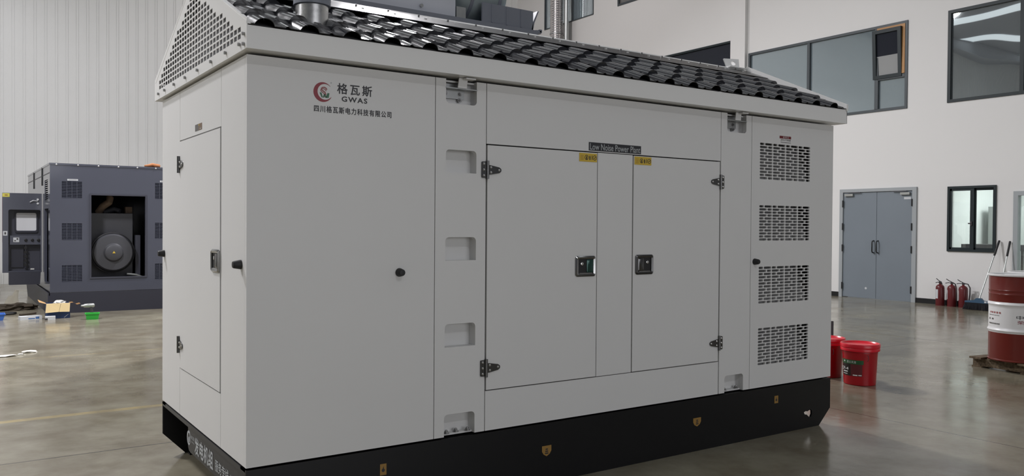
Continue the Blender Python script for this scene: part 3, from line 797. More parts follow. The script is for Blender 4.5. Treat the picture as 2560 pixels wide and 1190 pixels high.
def latch(parent, f, wd_, ht, frame_m, paddle_m, side_):
    """paddle latch: raised frame, sunk dark cup, paddle on one side; f maps (u, v, n) to space"""
    mb = MB().use(frame_m)
    o = rrect(-wd_ / 2, wd_ / 2, -ht / 2, ht / 2, .016, 4); i_ = rrect(-wd_ / 2 + .02, wd_ / 2 - .02, -ht / 2 + .018, ht / 2 - .018, .006, 4)
    m_ = rrect(-wd_ / 2 + .008, wd_ / 2 - .008, -ht / 2 + .008, ht / 2 - .008, .012, 4)
    rs = [[f(u, v, n) for u, v in lp] for lp, n in ((o, 0), (o, .004), (m_, .010), (i_, .007), (i_, .001))]
    mb.rings(rs, True, True, False)
    mb.use('rubber').rings([[f(u, v, .0012) for u, v in i_], [f(u, v, .0016) for u, v in i_]])
    mb.use(paddle_m)
    pw = (wd_ - .04) * .42; c0 = side_ * (wd_ / 2 - .022 - pw / 2)
    p0 = rrect(c0 - pw / 2, c0 + pw / 2, -ht / 2 + .024, ht / 2 - .022, .005, 3)
    p1 = rrect(c0 - pw / 2 + .004, c0 + pw / 2 - .004, -ht / 2 + .028, ht / 2 - .026, .004, 3)
    mb.rings([[f(u, v, .0018) for u, v in p0], [f(u, v, .006) for u, v in p0], [f(u, v, .0085) for u, v in p1]])
    mb.use('screw')
    nrm = (f(0, 0, 1) - f(0, 0, 0)).normalized()
    mb.lathe([(.010, .0018), (.010, .004), (.007, .005)], f(-side_ * wd_ * .17, ht * .12, 0), nrm, 12)
    mb.rings([[f(u, v, .0022) for u, v in rect(-wd_ / 2 + .03, wd_ / 2 - .03, -ht / 2 + .0185, -ht / 2 + .0215)], [f(u, v, .0065) for u, v in rect(-wd_ / 2 + .03, wd_ / 2 - .03, -ht / 2 + .0185, -ht / 2 + .0215)]])
    return mb.build('paddle_latch', None, parent, 30)
latch(d1, lambda u, v, n: Vector((2.0265 + u, -.004 - n, 1.264 + v)), .157, .124, 'chrome', 'paddle_green', 1)
latch(d2, lambda u, v, n: Vector((2.508 + u, -.004 - n, 1.2645 + v)), .154, .125, 'chrome_dark', 'chrome_dark', -1)
def knob(c, ax):
    MB().lathe([(.0225, 0), (.0225, .004), (.0175, .034), (.015, .039), (.008, .040)], c, ax, 20).build('rubber_knob', 'rubber', G, 35)
knob((.787, -.0005, 1.258), (0, -1, 0)); knob((3.575, -.0005, 1.263), (0, -1, 0))
knob((-.0005, 1.76, 1.312), (-1, 0, 0)); knob((-.0005, .085, 1.311), (-1, 0, 0))

# left end, plane x = 0, coordinates (y, z)
def epanel(name, y0, y1, z0, z1, x=0.0, t=.03):
    return MB().plate(rect(y0, y1, z0, z1), [], EN(x), t).build(name, 'white', G)
epanel('end_panel', .031, .4315, .362, Z1); epanel('end_panel', 1.3365, W, .362, Z1)
eh = epanel('end_header_panel', .4355, 1.3325, 1.999, Z1); epanel('end_sill_panel', .4355, 1.3325, .362, .637)
de = epanel('door', .443, 1.3245, .644, 1.991, -.003)
mb = MB().use('grey_decal').plate(rect(.89, .967, 2.019, 2.055), [], EN(-.0012), .0012).use('brown_decal').plate(rect(.818, .89, 2.019, 2.055), [], EN(-.0012), .0012)
mb.use('yellow').plate(rect(.868, .885, 2.044, 2.051), [], EN(-.002), .0008).use('grey_ink').plate(rect(.83, .86, 2.024, 2.028), [], EN(-.002), .0008)
mb.build('data_sticker', None, eh)
for zh in (1.855, .781):
    hinge(MB(), lambda u, v, n, zh=zh: Vector((-.001 - n, 1.332 - u, zh + v)), 1).build('hinge', None, de, 35)
latch(de, lambda u, v, n: Vector((-.004 - n, .517 - u, 1.312 + v)), .150, .118, 'chrome', 'chrome_dark', 1)
# far end and rear
MB().box(L - .03, L, .03, W, .362, Z1).build('end_panel', 'white', G)
MB().box(.03, L - .03, W - .03, W, .362, Z1).build('rear_panel', 'white', G)

# ---- roof
OY, OB, OXL, OXR = .082, .115, .022, .05
ZB, ZT = 2.302, 2.407
ZRG = 2.842
MB().box(-OXL, L + OXR, -OY, -OY + .02, ZB, ZT).build('eave_fascia', 'white_trim', G, bevel=.005)
MB().box(-OXL, L + OXR, W + OB - .02, W + OB, ZB, ZT).build('eave_fascia', 'white_trim', G, bevel=.005)
MB().box(-OXL, L + OXR, -OY + .02, W + OB - .02, ZB, ZB + .010).box(L + OXR, L + OXR + .022, .25, .31, ZB + .004, ZB + .028).build('soffit', 'white_trim', G)
MB().box(.10, L + .02, -OY + .03, W + OB - .03, ZB + .011, ZB + .02).build('attic_shade_plate', 'dark', G)  # dark plate added so the attic looks shaded through the gable holes
yr = W / 2
th = math.atan2(ZRG - .02 - (ZT + .006), yr + OY)
sl = math.hypot(yr + OY, ZRG - .02 - (ZT + .006))
def roof_pt(x, s, h, front=True):
    """point on the slope: s up from the eave, h off the sheet"""
    y = -OY - .008 + s * math.cos(th) - h * math.sin(th); z = ZT + .003 + s * math.sin(th) + h * math.cos(th)
    if not front: y = (yr + (yr - y)) 
    return Vector((x, y, z))
PITCH, X0C = .2146, .055
def wave(x):
    d = (x - X0C) / PITCH; d -= round(d)
    q = d * PITCH
    h = .031 * max(0.0, 1 - (abs(q) / .045) ** 2.2) ** .62 if abs(q) < .045 else 0.0
    e = abs(abs(q) - PITCH / 2)
    if e < .012: h = max(h, .008 * math.cos(PI * e / .024))
    return h
ROWS = [sl * k for k in (0, .160, .366, .564, .765)]
NROW, S_END = 4, ROWS[4]
xa, xb = -OXL + .015, L + OXR - .025
XS = [xa + (xb - xa) * i / 630 for i in range(631)]
def tile_sheet(front):
    mb = MB()
    WV = [wave(x) for x in XS]
    prev = None
    for r_ in range(NROW):
        s0, s1 = ROWS[r_], ROWS[r_ + 1]; rowl = s1 - s0; lf = .005 if r_ == 0 else .017
        rows = []
        ramp_ = [(s0, lf, 1.0), (s0 + rowl * .5, lf * .5, .97), (s1 - .002, .0, .93)]
        if r_ == 0: rows.append([mb.bm.verts.new(roof_pt(x, s0 + .001, max(w_ + lf - .004, 0.001), front)) for x, w_ in zip(XS, WV)])
        for s_, lift, k in ramp_:
            rows.append([mb.bm.verts.new(roof_pt(x, s_, w_ * k + lift, front)) for x, w_ in zip(XS, WV)])
        if prev is not None:
            lo = [mb.bm.verts.new(roof_pt(x, s0 + .0005, w_ * .93 - .001, front)) for x, w_ in zip(XS, WV)]
            rows.insert(0, lo)
        for a, b in zip(rows, rows[1:]):
            for i in range(len(XS) - 1): mb.face([a[i], a[i + 1], b[i + 1], b[i]])
        prev = rows[-1]
    return mb.build('tile_sheet', 'tile', G, 32, recalc=False)
tile_sheet(True); tile_sheet(False)
mb = MB()
for fr_ in (True, False):
    q0 = [roof_pt(x, .02, -.003, fr_) for x in (xa, xb)]; q1 = [roof_pt(x, sl - .01, -.003, fr_) for x in (xa, xb)]
    mb.rings([[q0[0], q0[1], q1[1], q1[0]], [p + Vector((0, 0, -.003)) for p in (q0[0], q0[1], q1[1], q1[0])]])
mb.build('light_stop_sheet', 'dark', G)  # dark sheets added under the tiles to stop light leaking through
mb = MB()
for fr_ in (True, False):
    q0 = [roof_pt(x, S_END - .012, .036, fr_) for x in (xa, xb)]; q1 = [roof_pt(x, sl + .0, .036, fr_) for x in (xa, xb)]
    n_ = Vector((0, 0, -.004))
    mb.rings([[q0[0], q0[1], q1[1], q1[0]], [p + n_ for p in (q0[0], q0[1], q1[1], q1[0])]])
mb.build('ridge_flashing', 'flash', G)
ztop = roof_pt(0, sl, .038).z
rcp = [(yr - .058, ztop - .020), (yr - .008, ztop + .008), (yr + .008, ztop + .008), (yr + .058, ztop - .020), (yr + .057, ztop - .024), (yr + .008, ztop + .004), (yr - .008, ztop + .004), (yr - .057, ztop - .024)]
rc = MB().rings([[Vector((x, q[0], q[1])) for q in rcp] for x in (-OXL, L + OXR)]).build('ridge_cap', 'white_trim', G)
for i in range(21):
    x = .055 + .2146 * i
    p = roof_pt(x + .015, sl - .105, .0365)
    MB().cyl(p, .009, .004, (0, -math.sin(th), math.cos(th)), 8).build('screw', 'screw', rc)
    MB().cyl((x, yr - .052, ztop - .017), .0065, .012, (0, -.45, .9), 6).build('bolt', 'bolt', rc)
# gable ends
zg = lambda y: ZT + .03 + (min(y + OY, W + OB - y)) * math.tan(th)
gout = [(-OY, ZB), (W + OB, ZB), (W + OB, ZT + .03), (yr + (OB - OY) / 2, zg(yr + (OB - OY) / 2)), (-OY, ZT + .03)]
gh = []
pz, py = .0318, .0620
for i in range(30):
    yc = .034 + py * i
    for j in range(14):
        zc = 2.372 + pz * j
        if zc + pz / 2 < ZT + .03 + min(yc - .02 + OY, W + OB - yc - .02) * math.tan(th) - .055 and yc < W - .03: gh.append(rect(yc - .0235, yc + .0235, zc - .0115, zc + .0115))
gp = MB().plate(gout, gh, EN(-OXL - .004), .004).build('gable_panel', 'white_trim', G)
for yy in (.02, .25, .52, .80, 1.08, 1.36, 1.62, 1.80): MB().cyl((-OXL - .004, yy, ZB + .032), .0085, .011, (-1, 0, 0), 8).build('bolt', 'bolt', gp)
for zz in (2.325, 2.372): MB().cyl((-OXL - .004, -.046, zz), .0085, .011, (-1, 0, 0), 8).build('bolt', 'bolt', gp)
MB().plate([(-.03, ZB + .022), (W + .05, ZB + .022), (W + .05, ZT + .01), (yr, zg(yr) - .05), (-.03, ZT + .01)], [], EN(.035), .004).build('gable_lining', 'lining', G)
MB().plate([(-OY, ZB), (W + OB, ZB), (W + OB, ZT + .03), (yr + (OB - OY) / 2, zg(yr + (OB - OY) / 2)), (-OY, ZT + .03)], [], EN(L + OXR - .004), .004).build('gable_panel', 'white_trim', G)
def verge(x0, x1, h0, h1, dz):
    for fr_ in (True, False):
        a = [roof_pt(x0, .014, h0, fr_), roof_pt(x1, .014, h0, fr_), roof_pt(x1, sl - .0, h1, fr_), roof_pt(x0, sl - .0, h1, fr_)]
        d_ = Vector((0, 0, -dz))
        MB().rings([a, [p + d_ for p in a]]).build('verge_trim', 'white_trim', G)
verge(-OXL - .005, .002, .010, .040, .012); verge(L + OXR - .018, L + OXR + .002, .034, .070, .05)
# lifting lug at the far ridge end
mb = MB()
A = Matrix.Translation((4.37, yr, ztop + .004)) @ Matrix.Rotation(math.radians(-20), 4, 'Z') @ Matrix.Rotation(math.radians(-20), 4, 'X')
def lugpt(q, d): return A @ Vector((q[0], d, q[1]))
ov, of = fill_holes([[(-.055, 0), (.065, 0), (.075, .09), (-.07, .09)], circ(.015, .048, .021, 16)])
va = [mb.bm.verts.new(lugpt(q, -.005)) for q in ov]; vb = [mb.bm.verts.new(lugpt(q, .005)) for q in ov]
for f in of: mb.face([va[i] for i in f]); mb.face([vb[i] for i in reversed(f)])
mb.rings([[lugpt(q, -.005) for q in circ(.015, .048, .021, 16)], [lugpt(q, .005) for q in circ(.015, .048, .021, 16)]], True, False, False)
B = Matrix.Translation((4.42, yr + .01, ztop + .004)) @ Matrix.Rotation(math.radians(62), 4, 'Z')
mb.rings([[B @ Vector((q[0], d, q[1])) for q in [(0, 0), (.14, 0), (.135, .03), (.02, .085), (0, .085)]] for d in (-.005, .005)])
mb.box(4.30, 4.50, yr - .04, yr + .04, ztop + .006, ztop + .014)
mb.build('lifting_lug', 'white_trim', G)
# stainless exhaust stub through the front slope
ex = MB().lathe([(.082, 0), (.082, .30)], (.388, .20, 2.44), (0, 0, 1), 40).build('exhaust_stub', 'steel', G, 40)
MB().lathe([(.083, .168), (.093, .172), (.094, .26), (.088, .268), (.083, .268)], (.388, .20, 2.44), (0, 0, 1), 40, False, False).build('rain_collar', 'grey_machine_dark', ex, 40)

# ------------------------------------------------------------------ slate grey generator by the back wall
GX0, GX1, GY0, GY1 = .245, 2.33, 11.72, 16.2
S = thing('enclosed_generator', 'slate grey enclosed generator with open front and swung out control door at left', 'generator', ((GX0 + GX1) / 2, (GY0 + GY1) / 2, 0))
mb = MB().plate([(GX0, 0), (GX1, 0), (GX1, .345), (GX0, .345)], [], FR(GY0), .03)
bs = mb.build('skid_front', 'slate_dark', S)
for xs in (GX0, GX1 - .03):
    MB().plate([(GY0, 0), (GY1 - .28, 0), (GY1, .2), (GY1, .345), (GY0, .345)], [], EN(xs), -.03).box(xs - .012 if xs == GX0 else xs + .03, xs if xs == GX0 else xs + .042, GY0, GY1, .30, .345).build('skid_side', 'slate_dark', S)
mb = MB()
for yy in (12.0, 12.9, 13.8, 14.7): mb.box(GX0 - .012, GX0, yy, yy + .03, .05, .30)
mb.build('skid_rib', 'slate_mid', S)
# front wall with opening, side wall with doorway
gvents = [(.42, .72, 1.92, 2.20), (.42, .72, 1.22, 1.50), (.42, .72, .52, .80), (1.87, 2.17, 1.94, 2.22), (1.87, 2.17, 1.24, 1.52), (1.87, 2.17, .52, .80)]
MB().plate(rect(GX0, GX1, .35, 2.47), [rect(.86, 1.71, .59, 1.98)] + [rect(a, b, c, d) for a, b, c, d in gvents], FR(GY0), .04).build('front_wall', 'slate', S)
MB().box(.835, .86, GY0 - .012, GY0, .565, 2.005).box(1.71, 1.735, GY0 - .012, GY0, .565, 2.005).box(.86, 1.71, GY0 - .012, GY0, 1.98, 2.005).box(.86, 1.71, GY0 - .012, GY0, .565, .59).build('opening_frame', 'slate_mid', S)
MB().plate(rect(GY0 + .04, GY1, .35, 2.47), [rect(11.96, 12.64, .49, 1.75), rect(12.05, 12.60, 1.88, 2.24)], EN(GX0), .04).build('side_wall', 'slate', S)
MB().box(GX1 - .04, GX1, GY0 + .04, GY1, .35, 2.47).build('side_wall', 'slate', S)
MB().box(GX0 + .04, GX1 - .04, GY1 - .04, GY1, .35, 2.47).build('rear_wall', 'slate', S)
rf = MB().box(GX0 - .01, GX1 + .01, GY0 - .01, GY1 + .01, 2.47, 2.50).build('roof', 'slate', S, bevel=.006)
MB().box(GX0 - .0, GX1, GY0 + .04, GY1, .345, .36).build('floor_plate', 'slate_dark', S)
for xx in (.34, .66, .97, 1.28, 1.58, 1.88, 2.2): MB().lathe([(.014, 0), (.011, .006), (.004, .009)], (xx, GY0 - .010, 2.478), (0, -1, 0), 8).build('roof_screw', 'bright_zinc', rf)
for a, b, c, d in gvents:
    mb = MB()
    n = 11
    for i in range(n):
        z = c + (d - c) * (i + .35) / n
        mb.rings([[Vector(q) for q in ((a, GY0 + .003, z - .004), (b, GY0 + .003, z - .004), (b, GY0 + .03, z + .016), (a, GY0 + .03, z + .016))], [Vector(q) for q in ((a, GY0 + .003, z - .0), (b, GY0 + .003, z - .0), (b, GY0 + .03, z + .02), (a, GY0 + .03, z + .02))]])
    mb.use('slate')
    for i in range(1, 4): mb.box(a + (b - a) * i / 4 - .004, a + (b - a) * i / 4 + .004, GY0 + .002, GY0 + .012, c, d)
    mb.use('dark').box(a - .01, b + .01, GY0 + .05, GY0 + .06, c - .01, d + .01)
    mb.build('louvre', None, S)
mb = MB().use('slate')
for i in range(10):
    z = 1.88 + .036 * i + .01
    mb.box(GX0 + .006, GX0 + .03, 12.05, 12.60, z, z + .014)
mb.use('dark').box(GX0 + .05, GX0 + .06, 12.03, 12.62, 1.86, 2.26)
mb.build('louvre', None, S)
for a in (.50, 1.95): MB().use('white_card').plate(rect(a, a + .16, 2.215 if a < 1 else 2.24, 2.243 if a < 1 else 2.268), [], FR(GY0 - .002), .002).use('grey_decal').plate(rect(a + .02, a + .14, 2.226 if a < 1 else 2.251, 2.232 if a < 1 else 2.257), [], FR(GY0 - .003), .001).build('label_plate', None, S)
for ya in (13.0, 14.7):
    MB().box(GX0 - .012, GX0, ya, ya + .09, 2.17, 2.49).build('strap_hinge', 'skirt', S)
MB().box(GX0 - .003, GX0, GY0 + .06, GY1, 2.33, 2.345).build('roof_seam', 'slate_dark', S)
# machinery inside the opening
al = MB().box(.90, 1.56, 12.05, 13.2, .40, 1.68).build('radiator_block', 'engine', S, bevel=.02)
fan = MB().lathe([(.0, 0), (.11, .0), (.135, .012), (.15, .04), (.16, .05), (.30, .06), (.325, .09), (.335, .14), (.335, .28)], (1.22, 11.78, 1.0), (0, 1, 0), 40, False, True).build('flywheel_cover', 'engine', S, 35)
MB().lathe([(.338, .11), (.352, .12), (.352, .15), (.338, .16)], (1.22, 11.78, 1.0), (0, 1, 0), 40, False, False).build('cover_ring', 'dark', fan, 35)
MB().use('yellow').plate([(1.195, .99), (1.245, .99), (1.22, 1.03)], [], FR(11.775), .003).build('warning_triangle', None, fan)
MB().tube([(1.05, 12.3, 1.70), (1.10, 12.2, 1.80), (1.20, 12.15, 1.88), (1.22, 12.2, 1.96)], .06, 12).build('charge_pipe', 'rust', S, 40)
MB().tube([(1.15, 12.3, 1.70), (1.30, 12.25, 1.76), (1.38, 12.2, 1.72)], .045, 12).build('oil_pipe', 'engine', S, 40)
MB().box(1.47, 1.58, 12.2, 12.35, 1.69, 1.80).build('terminal_box', 'rust', S, bevel=.01)
MB().tube([(1.45, 11.95, .62), (1.6, 11.95, .60), (1.70, 11.95, .56)], .02, 8).build('drain_hose', 'tool_grey', S, 40)
MB().box(1.60, 1.68, 12.0, 12.2, .60, 1.3).build('cable_tray', 'slate_mid', S)
# control door swung out, facing the camera
DY = 13.0
dr = MB().plate(rect(-.365, .235, .63, 2.025), [rrect(-.275, .215, .66, 1.735, .03, 4, (0, 1, 1, 0))], FR(DY), .05).build('control_door', 'slate', S)
mb = MB().box(-.275, .215, DY + .16, DY + .17, .66, 1.735).box(-.285, -.275, DY + .05, DY + .17, .66, 1.735).box(.215, .225, DY + .05, DY + .17, .66, 1.735).box(-.275, .215, DY + .05, DY + .16, 1.735, 1.745).box(-.275, .215, DY + .05, DY + .16, .65, .66)
mb.build('recess', 'slate_mid', dr)
MB().plate(rrect(-.175, .185, 1.33, 1.71, .035, 4), [rrect(-.15, .16, 1.365, 1.68, .025, 4)], FR(DY + .135), .02).build('screen_frame', 'slate_dark', dr)
MB().plate(rrect(-.15, .16, 1.365, 1.68, .025, 4), [], FR(DY + .145), .006).build('screen', 'screen', dr)
MB().box(-.25, .215, DY + .05, DY + .15, 1.12, 1.28).build('switch_panel', 'slate', dr, bevel=.004)
for xx in (-.01, .09, .185): MB().lathe([(.026, 0), (.026, .012), (.018, .016), (.016, .03)], (xx, DY + .05, 1.20), (0, -1, 0), 14).build('rotary_switch', 'rubber', dr, 35)
MB().use('white_card').plate(rect(-.20, -.11, 1.165, 1.245), [], FR(DY + .046), .003).use('tool_dark').plate(rect(-.185, -.16, 1.18, 1.20), [], FR(DY + .044), .002).plate(rect(-.15, -.125, 1.205, 1.235), [], FR(DY + .044), .002).build('label_card', None, dr)
MB().box(-.02, -.005, DY + .06, DY + .16, .70, 1.11).box(-.23, -.04, DY + .13, DY + .16, .72, 1.06).build('breaker_panel', 'slate_dark', dr)
mb = MB()
for i in range(5): mb.box(-.035, .01, DY + .055, DY + .06, .74 + .075 * i, .785 + .075 * i)
mb.build('cable_clip', 'rubber', dr)
MB().rings([[Vector(q) for q in ((-.27, DY - .07, .42), (.20, DY - .07, .42), (.20, DY + .10, .42), (-.27, DY + .10, .42))], [Vector(q) for q in ((-.27, DY - .05, .645), (.215, DY - .05, .645), (.215, DY + .10, .645), (-.27, DY + .10, .645))]]).build('cable_box', 'slate_dark', dr, bevel=.006)
MB().use('lemon').plate(rect(-.362, -.255, 1.955, 2.018), [], FR(DY - .002), .002).use('amber').plate(rect(-.33, -.285, 1.975, 1.998), [], FR(DY - .003), .001).build('warning_sticker', None, dr)
MB().use('bright_zinc').tube([(.05, DY - .02, 1.87), (.10, DY - .03, 1.90), (.17, DY - .02, 1.89)], .008, 6).cyl((.17, DY, 1.92), .018, .02, (0, -1, 0), 10).cyl((.17, DY, 1.85), .018, .02, (0, -1, 0), 10).build('hinge', None, dr)
MB().use('white_card').plate(rect(-.355, -.29, 1.28, 1.36), [], FR(DY - .002), .002).use('tool_dark').plate(rect(-.335, -.31, 1.30, 1.34), [], FR(DY - .003), .001).build('label_card', None, dr)
for xx in (.06, ): MB().box(xx, xx + .06, DY + .04, DY + .06, .675, .70).build('door_catch', 'screw', dr)
t = tag(MB().tube([(1.72, 11.85, 2.525), (1.78, 11.83, 2.53), (1.85, 11.86, 2.55), (1.90, 11.84, 2.535), (1.96, 11.86, 2.535), (1.88, 11.92, 2.53), (1.78, 11.95, 2.525)], [.015, .022, .03, .034, .03, .022, .012], 8).build('rope_bundle', 'orange_cloth', None, 50), 'orange rope bundle lying on top of the slate grey generator', 'rope')

# red cabinet behind the control door
t = thing('switch_cabinet', 'crimson cabinet on dark legs cut by the left picture edge, behind the control door', 'cabinet', (-.75, 16.5, 0))
MB().box(-1.3, -.275, 16.2, 16.9, 1.1, 2.05).build('carcass', 'red_cab', t, bevel=.01)
MB().box(-1.28, -.29, 16.185, 16.2, 1.13, 2.02).build('door', 'red_cab', t)
for xx in (-1.26, -.33):
    for yy in (16.24, 16.84): MB().box(xx, xx + .05, yy, yy + .05, 0, 1.1).build('leg', 'tool_dark', t)

# tall blue grey machine standing behind the white canopy
B_ = thing('container_generator', 'tall blue grey machine with roof ducts rising behind the white canopy\'s ridge', 'generator', (2.4, 5.2, 0))
MB().box(1.25, 4.50, 4.04, 6.4, .25, 3.72).build('body', 'grey_machine', B_, bevel=.01)
MB().box(1.35, 4.40, 4.1, 6.35, 0, .25).build('skid', 'grey_machine_dark', B_)
MB().box(1.2, 4.56, 3.98, 6.46, 3.72, 3.79).build('roof_lip', 'grey_machine_dark', B_, bevel=.008)
MB().box(4.54, 4.62, 4.0, 4.10, 3.765, 3.80).box(4.60, 4.63, 4.0, 4.10, 3.78, 3.815).build('lifting_foot', 'grey_machine_dark', B_)
MB().box(1.3, 3.48, 4.05, 5.9, 3.79, 4.75).build('silencer_box', 'grey_machine', B_, bevel=.012)
MB().box(3.50, 3.62, 4.06, 4.09, 3.79, 3.93).build('mounting_bracket', 'zinc', B_)
MB().lathe([(.12, 0), (.24, .03), (.33, .10), (.36, .18), (.36, .62), (.33, .68)], (3.50, 4.40, 4.20), (1, 0, 0), 32).build('muffler', 'muffler', B_, 35)
MB().lathe([(.366, .20), (.366, .24)], (3.50, 4.40, 4.20), (1, 0, 0), 32).lathe([(.366, .56), (.366, .60)], (3.50, 4.40, 4.20), (1, 0, 0), 32).build('muffler_band', 'grey_machine_dark', B_, 35)
# open topped outlet hood with a flared end
mb = MB()
mb.box(3.80, 4.50, 4.0, 4.02, 3.79, 4.01)
def hood(y): return [(4.50, y, 3.79), (4.52, y, 3.88), (4.58, y, 4.02), (4.565, y, 4.025), (4.50, y, 3.89), (4.48, y, 3.79)]
mb.rings([[Vector(q) for q in hood(4.0)], [Vector(q) for q in hood(5.2)]]).box(4.2, 4.50, 5.18, 5.2, 3.79, 4.01)
mb.build('outlet_hood', 'grey_machine_dark', B_)
for i in range(3): MB().box(3.92 + .2 * i, 3.935 + .2 * i, 3.99, 4.0, 3.80, 4.0).build('hood_rib', 'grey_machine_dark', B_)
MB().cyl((3.05, 4.04, 3.86), .02, .02, (0, -1, 0), 8).build('bolt', 'zinc', B_)
MB().tube([(4.20, 4.4, 4.4), (4.24, 4.4, 4.32), (4.26, 4.42, 4.08), (4.26, 4.42, 3.80)], .02, 8).build('drain_pipe', 'muffler', B_, 40)

# duct and pipe on the right wall
pr = []
z = 0.0
while z < 10.9:
    pr += [(.200, z), (.208, z + .018), (.200, z + .036), (.192, z + .054)]
    z += .072
t = thing('ventilation_duct', 'corrugated foil ventilation duct rising along the right wall', 'duct', (14.83, 17.12, 0))
MB().lathe(pr, (14.83, 17.12, 0), (0, 0, 1), 28).build('hose', 'duct', t, 70)
for zz in (1.5, 4.5, 7.6): MB().lathe([(.215, zz), (.215, zz + .03)], (14.83, 17.12, 0), (0, 0, 1), 28).box(15.0, WX, 17.09, 17.15, zz, zz + .03).build('wall_clamp', 'zinc', t)
tag(MB().cyl((14.98, 16.80, 0), .075, 10.95, n=20).build('standpipe', 'duct_plain', None, 50), 'slim grey standpipe right beside the corrugated duct', 'pipe')

# ------------------------------------------------------------------ right hand floor: pails, drums, extinguishers, brooms
def pail(name, label, x, y, rot, full):
    t = thing(name, label, 'bucket', (x, y, 0), 'red lidded pails')
    c = (x, y, 0)
    MB().lathe([(.140, 0), (.146, .006), (.160, .30), (.166, .335), (.163, .345)], c, n=40).build('body', 'red_plastic', t, 40)
    MB().lathe([(.168, .325), (.178, .328), (.180, .350), (.176, .356), (.182, .362), (.183, .386), (.178, .396), (.168, .396), (.160, .386), (.150, .378), (.02, .378)], c, n=48, cap0=False).build('lid', 'red_lid', t, 40)
    a = rot - PI / 2 - 1.2
    ear = Vector((x + .172 * math.cos(a), y + .172 * math.sin(a), .30))
    pts = []
    d = Vector((math.cos(a), math.sin(a), 0))
    for i in range(9):
        q = PI * i / 8
        pts.append(ear + d * (.008 + .028 * math.sin(q)) + Vector((-d.y, d.x, 0)) * (.0) + Vector((0, 0, .0 - .055 * (1 - math.cos(q)) / 2)))
    MB().tube(pts, .0022, 6).build('wire_handle', 'tool_dark', t, 40)
    return t
V1 = math.atan2(-.54, -.841)
b1 = pail('oil_pail', 'red lidded oil pail with green and black label standing on the concrete', 6.16, .835, V1 + PI, True)
r1 = lambda z: .146 + .014 * (z - .006) / .294 + .0015
def strip(mb, c, a0, a1, z0, z1, dr=0.0):
    n = 12
    lo = [(c[0] + (r1(z0) + dr) * math.cos(a0 + (a1 - a0) * i / n), c[1] + (r1(z0) + dr) * math.sin(a0 + (a1 - a0) * i / n), z0) for i in range(n + 1)]
    hi = [(c[0] + (r1(z1) + dr) * math.cos(a0 + (a1 - a0) * i / n), c[1] + (r1(z1) + dr) * math.sin(a0 + (a1 - a0) * i / n), z1) for i in range(n + 1)]
    return mb.rings([lo, hi], close=False, cap0=False, cap1=False)
c1 = (6.16, .835)
# angles: reader's left is smaller angle towards V1 - 75 deg
AL = lambda deg: V1 + math.radians(deg)
mb = MB().use('bucket_green'); strip(mb, c1, AL(-76), AL(12), .205, .245)
mb.use('bucket_label'); strip(mb, c1, AL(-76), AL(-32), .09, .205)
mb.use('bucket_maroon'); strip(mb, c1, AL(-32), AL(8), .09, .205)
mb.use('white_ink')
text_curved(mb, '昆仑天润', c1, r1(.225) + .003, AL(-45), AL(-13), .214, .237, 1.15)
text_curved(mb, 'CF-4', c1, r1(.16) + .003, AL(-78), AL(-40), .145, .172, 1.0, .02)
strip(mb, c1, AL(-68), AL(-44), .124, .134, .001); strip(mb, c1, AL(-70), AL(-46), .104, .110, .001); strip(mb, c1, AL(-24), AL(-8), .095, .106, .001); strip(mb, c1, AL(-5), AL(6), .097, .106, .001)
strip(mb, c1, AL(-62), AL(-56), .222, .234, .001)
mb.build('label', None, b1, recalc=False)
pail('oil_pail', 'red lidded oil pail half hidden behind the canopy\'s far corner', 6.25, 1.27, V1 + PI, False)

def drum(name, label, x, y, zb, full):
    t = thing(name, label, 'drum', (x, y, zb), 'oil drums on the pallet')
    c = (x, y, zb); R_ = .286
    pb = [(.278, .0), (.292, .004), (.294, .014), (.286, .022), (R_, .27)]
    ring = lambda z: [(R_, z - .02), (R_ + .006, z - .012), (R_ + .011, z), (R_ + .006, z + .012), (R_, z + .02)]
    MB().lathe(pb + [(R_, .30)], c, n=48, cap1=False).build('lower_shell', 'drum_red', t, 40)
    MB().lathe([(R_, .30)] + ring(.325) + [(R_, .36), (R_, .56)] + ring(.60) + [(R_, .625)], c, n=48, cap0=False, cap1=False).build('white_band', 'drum_white', t, 40)
    prof = [(R_, .625), (R_, .74)]
    for k in range(3): prof += [(R_, .735 + .03 * k), (R_ + .003, .742 + .03 * k), (R_, .75 + .03 * k)]
    MB().lathe([(R_, .625), (R_, .70), (R_ + .003, .708), (R_, .716), (R_, .74), (R_ + .003, .748), (R_, .756), (R_, .895)], c, n=48, cap0=False, cap1=False).build('upper_shell', 'drum_red', t, 40)
    MB().lathe([(R_, .895), (.296, .898), (.298, .912), (.290, .918), (.280, .914), (.278, .900), (.01, .900)], c, n=48, cap0=False).build('lid_rim', 'drum_white', t, 40)
    MB().cyl((x - .15, y + .12, zb + .90), .03, .014, n=16).build('bung', 'tool_grey', t)
    return t
dx_, dy_, dz_ = 8.285, .35, .115
D1 = drum('oil_drum', 'dark red oil drum with white printed band at the front of the wooden pallet', dx_, dy_, dz_, True)
VD = math.atan2(-4.216, -9.43)
AD = lambda deg: VD + math.radians(deg)
mb = MB().use('ink'); R_ = .2875
text_curved(mb, '中', (dx_, dy_), R_, AD(-5), AD(8), dz_ + .455, dz_ + .495, 1)
mb.use('red_ink'); text_curved(mb, '国', (dx_, dy_), R_, AD(11), AD(24), dz_ + .455, dz_ + .495, 1)
text_curved(mb, '荣', (dx_, dy_), R_, AD(-3), AD(9), dz_ + .405, dz_ + .442, 1, .0)
mb.build('brand_lettering', None, D1, recalc=False)
mb = MB().use('pink_ink')
for i in range(5): curved_patch(mb, (dx_, dy_), R_, AD(-66 + 6.6 * i), AD(-62 + 6.6 * i), dz_ + .502, dz_ + .520, 2)
mb.build('product_line', None, D1, recalc=False)
mb = MB().use('grey_decal')
